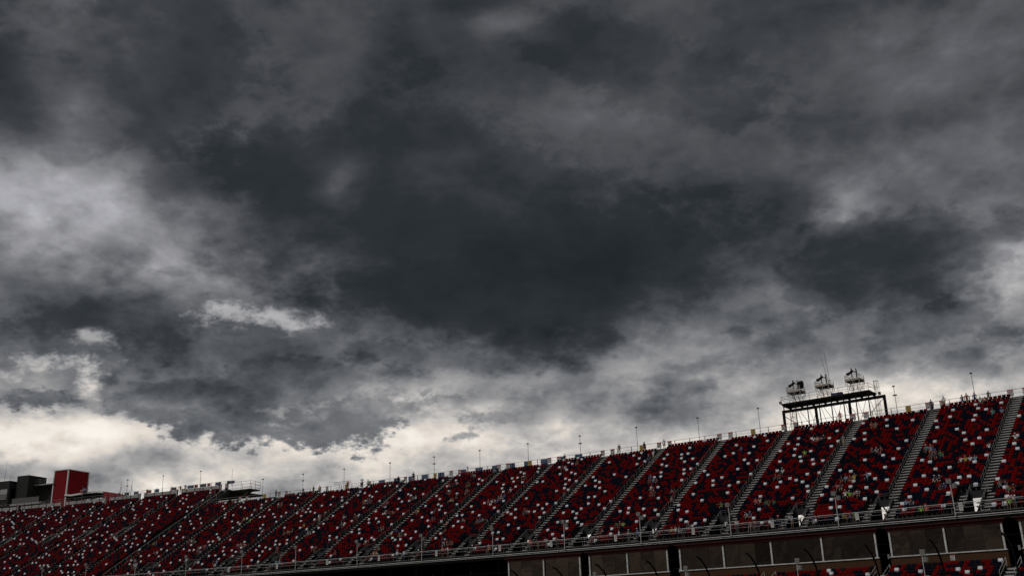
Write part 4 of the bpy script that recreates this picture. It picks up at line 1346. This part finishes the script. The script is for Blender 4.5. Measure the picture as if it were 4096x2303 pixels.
def body_mesh(name, J, shorts=True):
    """J: joint positions. One skinned surface; faces take the garment of the nearest limb."""
    order = ['pelvis', 'waist', 'chest', 'neck', 'head', 'crown']
    V_, E_, Rd, lab = [], [], [], []
    def add(p, r, rg):
        V_.append(p); Rd.append(r); lab.append(rg); return len(V_) - 1
    idx = {}
    rad = {'pelvis': (.150, .115), 'waist': (.140, .10), 'chest': (.165, .115), 'neck': (.055, .055), 'head': (.085, .098), 'crown': (.075, .085)}
    for n_ in order:
        idx[n_] = add(J[n_], rad[n_], n_)
    for a, c in zip(order[:-1], order[1:]):
        E_.append((idx[a], idx[c]))
    for sd in 'LR':
        prev = idx['chest']
        for n_, r_ in (('shoulder', .062), ('elbow', .045), ('wrist', .034), ('hand', .040)):
            i_ = add(J[n_ + sd], (r_, r_), n_); E_.append((prev, i_)); prev = i_
        prev = idx['pelvis']
        for n_, r_ in (('hip', .095), ('knee', .066), ('ankle', .045), ('toe', .045)):
            i_ = add(J[n_ + sd], (r_, r_), n_); E_.append((prev, i_)); prev = i_
    me = bpy.data.meshes.new(name)
    me.from_pydata(V_, E_, [])
    ob = bpy.data.objects.new(name, me)
    COL.objects.link(ob)
    sk = ob.modifiers.new('skin', 'SKIN')
    sv = me.skin_vertices[0].data
    for i_, r_ in enumerate(Rd):
        sv[i_].radius = r_
    sv[0].use_root = True
    sb_ = ob.modifiers.new('sub', 'SUBSURF'); sb_.levels = sb_.render_levels = 1
    dg = bpy.context.evaluated_depsgraph_get()
    out = bpy.data.meshes.new_from_object(ob.evaluated_get(dg))
    bpy.data.objects.remove(ob, do_unlink=True)
    out.name = name
    segs = []
    gar = {'pelvis': 2, 'waist': 1, 'chest': 1, 'neck': 0, 'head': 0, 'crown': 0, 'shoulder': 1, 'elbow': 1, 'wrist': 0, 'hand': 0, 'hip': 2, 'knee': 2, 'ankle': 0 if shorts else 2, 'toe': 3}
    for a, c in E_:
        segs.append((Vector(V_[a]), Vector(V_[c]), gar[lab[c]], lab[c]))
    mi = []
    for f_ in out.polygons:
        c_ = f_.center
        best, bg = 9, 1
        for a, c, g_, l_ in segs:
            ab = c - a
            t_ = max(0, min(1, (c_ - a).dot(ab) / max(1e-6, ab.length_squared)))
            d_ = (c_ - (a + ab * t_)).length
            if l_ in ('hip', 'shoulder'):
                d_ += .02
            if d_ < best:
                best = d_
                bg = g_
                if l_ == 'elbow' and t_ > .55:
                    bg = 0                               # short sleeves
                if l_ == 'waist' and t_ < .25:
                    bg = 2
        mi.append(bg)
    for m_ in (M_SKIN[0], M_SHIRT['white'], M_LEG[0], M_SHOE):
        out.materials.append(m_)
    out.polygons.foreach_set('material_index', mi)
    out.polygons.foreach_set('use_smooth', [True] * len(mi))
    return out
def mirror(d):
    J = {}
    for k_, p in d.items():
        if k_[-1] == '*':
            J[k_[:-1] + 'R'] = p
            J[k_[:-1] + 'L'] = (-p[0], p[1], p[2])
        else:
            J[k_] = p
    return J
# local axes: x to the viewer's right, -y toward the track, z up; origin on the floor
STAND = {'pelvis': (0, 0, .95), 'waist': (0, -.01, 1.12), 'chest': (0, 0, 1.33), 'neck': (0, -.01, 1.49), 'head': (0, -.03, 1.60), 'crown': (0, -.02, 1.69),
         'shoulder*': (.20, 0, 1.40), 'elbow*': (.27, .02, 1.12), 'wrist*': (.28, -.06, .88), 'hand*': (.27, -.09, .79), 'hip*': (.10, 0, .86), 'knee*': (.11, -.02, .49), 'ankle*': (.11, .02, .09), 'toe*': (.13, -.15, .04)}
SIT = {'pelvis': (0, .05, .54), 'waist': (0, .06, .70), 'chest': (0, .05, .90), 'neck': (0, .02, 1.06), 'head': (0, -.02, 1.17), 'crown': (0, -.01, 1.26),
       'shoulder*': (.20, .05, .98), 'elbow*': (.26, -.06, .74), 'wrist*': (.17, -.28, .66), 'hand*': (.12, -.34, .64), 'hip*': (.10, -.02, .53), 'knee*': (.13, -.40, .52), 'ankle*': (.13, -.42, .10), 'toe*': (.14, -.58, .04)}
POSE = {}
POSE['stand'] = mirror(STAND)
d_ = mirror(STAND); d_.update(elbowR=(.36, -.08, 1.52), wristR=(.14, -.14, 1.62), handR=(.08, -.16, 1.63), elbowL=(-.36, -.08, 1.52), wristL=(-.14, -.14, 1.62), handL=(-.08, -.16, 1.63)); POSE['arms_up'] = d_
d_ = mirror(STAND); d_.update(waist=(0, -.05, 1.12), chest=(0, -.12, 1.31), neck=(0, -.20, 1.45), head=(0, -.25, 1.54), crown=(0, -.26, 1.63), shoulderR=(.2, -.14, 1.37), shoulderL=(-.2, -.14, 1.37), elbowR=(.28, -.32, 1.15), wristR=(.18, -.5, 1.08), handR=(.14, -.57, 1.06), elbowL=(-.28, -.32, 1.15), wristL=(-.18, -.5, 1.08), handL=(-.14, -.57, 1.06)); POSE['lean'] = d_
d_ = mirror(STAND); d_.update(elbowR=(.26, -.16, 1.22), wristR=(.15, -.40, 1.36), handR=(.1, -.48, 1.38), elbowL=(-.26, -.16, 1.22), wristL=(-.12, -.42, 1.32), handL=(-.06, -.5, 1.34)); POSE['operate'] = d_
d_ = mirror(STAND); d_.update(kneeR=(.11, -.22, .56), ankleR=(.11, -.10, .20), toeR=(.12, -.26, .16), elbowR=(.27, -.12, 1.14), wristR=(.25, -.3, .98), handR=(.24, -.36, .94)); POSE['climb'] = d_
POSE['sit'] = mirror(SIT)
d_ = mirror(SIT); d_.update(chest=(0, -.08, .87), neck=(0, -.18, 1.0), head=(0, -.25, 1.08), crown=(0, -.26, 1.17), shoulderR=(.2, -.1, .95), shoulderL=(-.2, -.1, .95), elbowR=(.22, -.28, .72), wristR=(.1, -.42, .62), handR=(.06, -.46, .58), elbowL=(-.22, -.28, .72), wristL=(-.1, -.42, .62), handL=(-.06, -.46, .58)); POSE['sit_hunched'] = d_
d_ = mirror(SIT); d_.update(elbowR=(.36, .0, 1.02), wristR=(.18, -.12, 1.2), handR=(.10, -.14, 1.22), head=(.02, -.03, 1.17)); POSE['sit_shading_eyes'] = d_
d_ = mirror(SIT); d_.update(elbowL=(-.42, .06, .92), wristL=(-.66, .05, .90), handL=(-.75, .04, .90), kneeR=(.2, -.42, .5), kneeL=(-.2, -.42, .5)); POSE['sit_arm_out'] = d_
d_ = mirror(SIT); d_.update(pelvis=(0, -.04, .52), waist=(0, .04, .66), chest=(0, .12, .84), neck=(0, .13, 1.0), head=(0, .10, 1.11), crown=(0, .13, 1.2), shoulderR=(.2, .13, .92), shoulderL=(-.2, .13, .92), kneeR=(.1, -.5, .58), kneeL=(-.12, -.48, .56), ankleR=(.05, -.86, .42), toeR=(.06, -.92, .52)); POSE['sit_reclined'] = d_
BODY = {k_: (body_mesh('body_' + k_, v_, True), body_mesh('body_' + k_ + '_long', v_, False)) for k_, v_ in POSE.items()}
def shell(c, r, zlo, name, m, brim=0.0):
    """half-dome of hair, or a cap with a peak"""
    b_ = MB()
    n, rings = 10, 4
    vs, fs = [], []
    for i in range(rings):
        ph = math.pi / 2 * (1 - i / (rings - .2)) * 1.0
        for k_ in range(n):
            a = 2 * math.pi * k_ / n
            vs.append((c[0] + r[0] * math.sin(math.pi / 2 - ph + .02) * math.cos(a), c[1] + r[1] * math.sin(math.pi / 2 - ph + .02) * math.sin(a), c[2] + zlo + (r[2] - zlo) * math.sin(ph)))
    for i in range(rings - 1):
        for k_ in range(n):
            fs.append((i * n + k_, i * n + (k_ + 1) % n, (i + 1) * n + (k_ + 1) % n, (i + 1) * n + k_))
    fs.append(tuple(range(n)))
    b_.add(vs, fs)
    if brim:
        z = c[2] + zlo + .01
        b_.add([(c[0] - .07, c[1] - r[1] * .8, z), (c[0] + .07, c[1] - r[1] * .8, z), (c[0] + .055, c[1] - r[1] - brim, z - .02), (c[0] - .055, c[1] - r[1] - brim, z - .02),
                (c[0] - .07, c[1] - r[1] * .8, z + .015), (c[0] + .07, c[1] - r[1] * .8, z + .015), (c[0] + .055, c[1] - r[1] - brim, z - .008), (c[0] - .055, c[1] - r[1] - brim, z - .008)],
               [(0, 3, 2, 1), (4, 5, 6, 7), (0, 1, 5, 4), (1, 2, 6, 5), (2, 3, 7, 6), (3, 0, 4, 7)])
    return b_.mesh(name, m, smooth=False)
M_CAP = {'white': M_SHIRT['white'], 'red': M_SHIRT['red'], 'black': M_SHIRT['black'], 'navy': M_SHIRT['navy'], 'straw': mat('straw_hat', (.30, .22, .12), .9)}
HAIRM, CAPM = {}, {}
for k_, v_ in POSE.items():
    h = v_['head']
    HAIRM[k_] = shell((h[0], h[1] + .015, h[2] + .01), (.105, .118, .135), -.03, 'hair_' + k_, M_HAIR[0])
    CAPM[k_] = shell((h[0], h[1], h[2] + .02), (.112, .122, .125), .015, 'cap_' + k_, M_CAP['white'], .09)
def person(pose, loc, rz, label, shirt, group, scale=1.0, cap=None, leg=None, shorts=None):
    sh = rng.random() < .62 if shorts is None else shorts
    o = bpy.data.objects.new('person', BODY[pose][0 if sh else 1])
    COL.objects.link(o)
    o.location = loc
    o.rotation_euler = (0, 0, rz)
    o.scale = (scale, scale, scale)
    mats_ = [M_SKIN[rng.choice((0, 0, 0, 1, 1, 2))], M_SHIRT[shirt], M_LEG[leg if leg is not None else rng.randrange(4)], M_SHOE]
    for i_, m_ in enumerate(mats_):
        o.material_slots[i_].link = 'OBJECT'
        o.material_slots[i_].material = m_
    tag(o, label, 'person', group)
    if cap:
        c_ = inst('cap', CAPM[pose], o); c_.material_slots[0].link = 'OBJECT'; c_.material_slots[0].material = M_CAP[cap]
    else:
        c_ = inst('hair', HAIRM[pose], o); c_.material_slots[0].link = 'OBJECT'; c_.material_slots[0].material = M_HAIR[rng.choice((0, 0, 1, 1, 2))]
    return o
used = set()
def where(row, bi, j):
    return (row, bi, j)
def seat_at(s, row):
    """nearest real seat to a wanted place"""
    best = min((p for p in spots if p[4] == row), key=lambda p: abs(p[0] - s))
    return best
SITS = ['sit', 'sit', 'sit', 'sit_hunched', 'sit_hunched', 'sit_shading_eyes', 'sit_arm_out', 'sit_reclined']
DESC = {'sit': 'sitting', 'sit_hunched': 'hunched', 'sit_shading_eyes': 'saluting', 'sit_arm_out': 'arm out', 'sit_reclined': 'slouched'}
def sit_at(p, shirt=None, pose=None, cap=0):
    key = (p[4], p[5], p[6])
    if key in used:
        return
    used.add(key)
    shirt = shirt or rng.choice(['white'] * 7 + ['red'] * 3 + ['black'] * 4 + ['navy'] * 3 + ['royal blue'] * 2 + ['light blue'] * 2 + ['grey'] * 4 + ['teal', 'green', 'orange', 'coral pink', 'maroon', 'cream', 'yellow', 'lime green'])
    pose = pose or rng.choice(SITS)
    if cap == 0:
        cap = rng.choice([None, None, None, 'white', 'red', 'black', 'navy', 'straw'])
    capw = (', %s %s' % (cap, 'hat' if cap == 'straw' else 'cap')) if cap else ''
    # stairways are counted from the right edge of the photograph, rows from the front rail
    st = nth(p[5]) if p[5] > 0 else 'off-frame'
    lab = '%s shirt%s, %s, %s row, %s seat left of %s stairway' % (shirt, capw, DESC[pose], nth(p[4] + 1), nth(p[6] + 1), st)
    if len(('fan in ' + lab).split()) > 16:
        lab = lab.replace(capw, '', 1)
    person(pose, S(p[0], p[1] - .02, p[2]), -heading(p[0]) + rng.gauss(0, .18), 'fan in ' + lab, shirt, 'spectators seated in the main grandstand', rng.uniform(.93, 1.06), cap)
# parties of spectators, denser toward the middle and the lower rows
vspots = [p for p in spots if in_view((p[0], p[1], p[2] + .9))]
byrow = {}
for p in vspots:
    byrow.setdefault((p[4], p[5]), []).append(p)
keys = sorted(byrow)
count = 0
guard = 0
while count < 205 and guard < 4000:
    guard += 1
    k_ = rng.choice(keys)
    row, bi = k_
    dens = .30 + .55 * max(0, 1 - row / 26) + (.35 if 8 <= bi <= 13 else 0)
    if rng.random() > dens:
        continue
    L_ = sorted(byrow[k_], key=lambda p: p[0])
    n = rng.choice((1, 1, 2, 2, 2, 3, 4))
    i_ = rng.randrange(len(L_))
    for p in L_[i_:i_ + n]:
        if (p[4], p[5], p[6]) in used:
            continue
        sit_at(p)
        count += 1
# people one notices in the photograph
for s, row, shirt, pose, cap in [(26.0, 27, 'lime green', 'sit', 'black'), (15.3, 14, 'light blue', 'sit_arm_out', None), (8.5, 22, 'light blue', 'sit_shading_eyes', 'straw'), (9.1, 22, 'teal', 'sit', 'white'), (7.6, 21, 'royal blue', 'sit_hunched', None),
                                 (2.2, 34, 'teal', 'sit', None), (1.4, 34, 'light blue', 'sit', 'white'), (.9, 20, 'white', 'sit_shading_eyes', None), (-1.6, 22, 'white', 'sit_arm_out', 'white'), (4.4, 7, 'light blue', 'sit_hunched', None), (-3.2, 4, 'red', 'sit_shading_eyes', 'straw'), (-2.6, 4, 'green', 'sit', None),
                                 (84.0, 13, 'coral pink', 'sit', None), (80.8, 14, 'teal', 'sit', None), (63.5, 22, 'coral pink', 'sit', 'white'), (118.0, 26, 'cream', 'sit', None), (138.5, 27, 'yellow', 'sit', None), (137.0, 26, 'lime green', 'sit', None), (34.0, 9, 'green', 'sit_arm_out', None)]:
    sit_at(seat_at(s, row), shirt, pose, cap)
# standing along the top rail
TOPS = [(9.4, 'white', 'stand', 'white', 0), (10.9, 'royal blue', 'climb', None, 1), (6.8, 'black', 'stand', None, 1), (6.2, 'red', 'stand', None, 1), (5.2, 'royal blue', 'stand', None, 1), (3.5, 'green', 'lean', None, 1), (24.0, 'coral pink', 'stand', None, 0),
        (61.3, 'black', 'stand', 'black', 0), (56.2, 'maroon', 'stand', None, 1), (52.6, 'white', 'stand', None, 1), (105.0, 'black', 'stand', None, 0), (108.0, 'black', 'lean', None, 1), (117.4, 'white', 'arms_up', None, 0), (115.3, 'white', 'stand', None, 1), (120.9, 'orange', 'stand', None, 0), (127.4, 'yellow', 'stand', None, 1), (129.0, 'navy', 'stand', None, 1), (139.5, 'grey', 'stand', None, 0), (131.5, 'black', 'lean', None, 1), (92.0, 'white', 'arms_up', None, 1), (71.5, 'navy', 'stand', None, 1)]
PN = {'stand': 'standing', 'climb': 'climbing', 'lean': 'leaning', 'arms_up': 'with raised arms'}
for n_, (s, shirt, pose, cap, low) in enumerate(sorted(TOPS)):
    i_ = NROW if not low else NROW - 1
    z = zf(i_)
    d = df(i_) + (.18 if not low else .05)
    person(pose, S(s, d, z), -heading(s) + rng.gauss(0, .5), 'fan in %s shirt %s by the top rail, %s from the right' % (shirt, PN[pose], nth(n_ + 1)), shirt, 'people along the top rail', rng.uniform(.97, 1.08), cap)
# on the stairways
for s, row, shirt, pose in [(53.0, 36, 'white', 'climb'), (53.2, 34, 'navy', 'stand'), (21.2, 30, 'grey', 'climb'), (84.9, 38, 'light blue', 'climb'), (10.6, 40, 'navy', 'climb'), (63.7, 20, 'grey', 'climb'), (116.7, 22, 'cream', 'climb'), (42.4, 12, 'grey', 'stand')]:
    person(pose, S(s, df(row) + .1, zf(row)), -heading(s) + rng.uniform(-.6, .6), 'person in %s shirt on a stairway, %s row up, near the %s stairhead' % (shirt, nth(row + 1), nth(int(round(s / 10.6)) + 1)), shirt, 'people on the stairways')
# at the front rail
FR = [(29.0, 'white', 'stand'), (24.2, 'grey', 'lean'), (23.3, 'black', 'lean'), (21.6, 'white', 'lean'), (18.9, 'navy', 'stand'), (61.4, 'coral pink', 'stand'), (60.0, 'black', 'lean'), (58.6, 'white', 'lean'), (56.7, 'orange', 'lean'), (86.6, 'white', 'stand'), (85.2, 'white', 'stand'), (77.6, 'coral pink', 'stand'), (76.5, 'white', 'lean'), (113.0, 'teal', 'stand'), (112.2, 'light blue', 'stand'), (46.5, 'white', 'stand'), (45.0, 'grey', 'stand'), (43.6, 'royal blue', 'stand'), (-4.0, 'white', 'lean')]
for n_, (s, shirt, pose) in enumerate(sorted(FR)):
    person(pose, S(s, .35, -1.1), -heading(s) + rng.gauss(0, .4), 'person in %s shirt %s at the front rail, %s from the right' % (shirt, PN[pose], nth(n_ + 1)), shirt, 'people at the front rail', rng.uniform(.96, 1.05), rng.choice([None, 'white', 'black', None]))
# marshals in yellow vests
for s, wh in ((13.7, 'left'), (-3.4, 'right')):
    person('sit', S(s, .62, -1.1), -heading(s), 'steward in a lime vest seated behind the front rail, %s one' % wh, 'lime green', 'stewards at the front rail', 1.0, 'black')
# on the left stand's walkway
LW = [(196.3, 'black', 'stand'), (191.6, 'navy', 'arms_up'), (183.0, 'white', 'arms_up'), (180.0, 'navy', 'arms_up'), (175.6, 'black', 'stand'), (171.6, 'royal blue', 'arms_up'), (173.0, 'maroon', 'lean'), (199.0, 'grey', 'stand'), (203.5, 'white', 'stand'), (205.0, 'grey', 'stand'), (207.6, 'black', 'stand'), (212.8, 'black', 'stand'), (215.0, 'navy', 'stand'), (218.5, 'black', 'stand'), (220.5, 'black', 'stand'), (224.3, 'white', 'stand'), (225.5, 'red', 'stand'), (229.6, 'white', 'stand'), (231.4, 'grey', 'stand')]
for n_, (s, shirt, pose) in enumerate(sorted(LW)):
    d = df(LROW) + .55 if s < 197 else df(LROW) + rng.uniform(1.0, 3.5)
    person(pose, S(s, d, zf(LROW) + (.55 if s < 200 else 0)), -heading(s) + rng.gauss(0, .4), 'person in %s shirt %s behind the parapet, %s from the landing' % (shirt, PN[pose], nth(n_ + 1)), shirt, 'people behind the parapet', 1.03, rng.choice([None, 'black', None]), 2)
# camera operators
for sc_, zb, nm in NEST:
    person('operate', S(sc_ - .55, TOP_D + .85, zb + .1), -heading(sc_) + R(-62), 'silhouette-dark camera operator standing at the camera in the %s nest' % nm, 'silhouette black', 'camera operators on the tower', 1.06, 'black', 2, False)
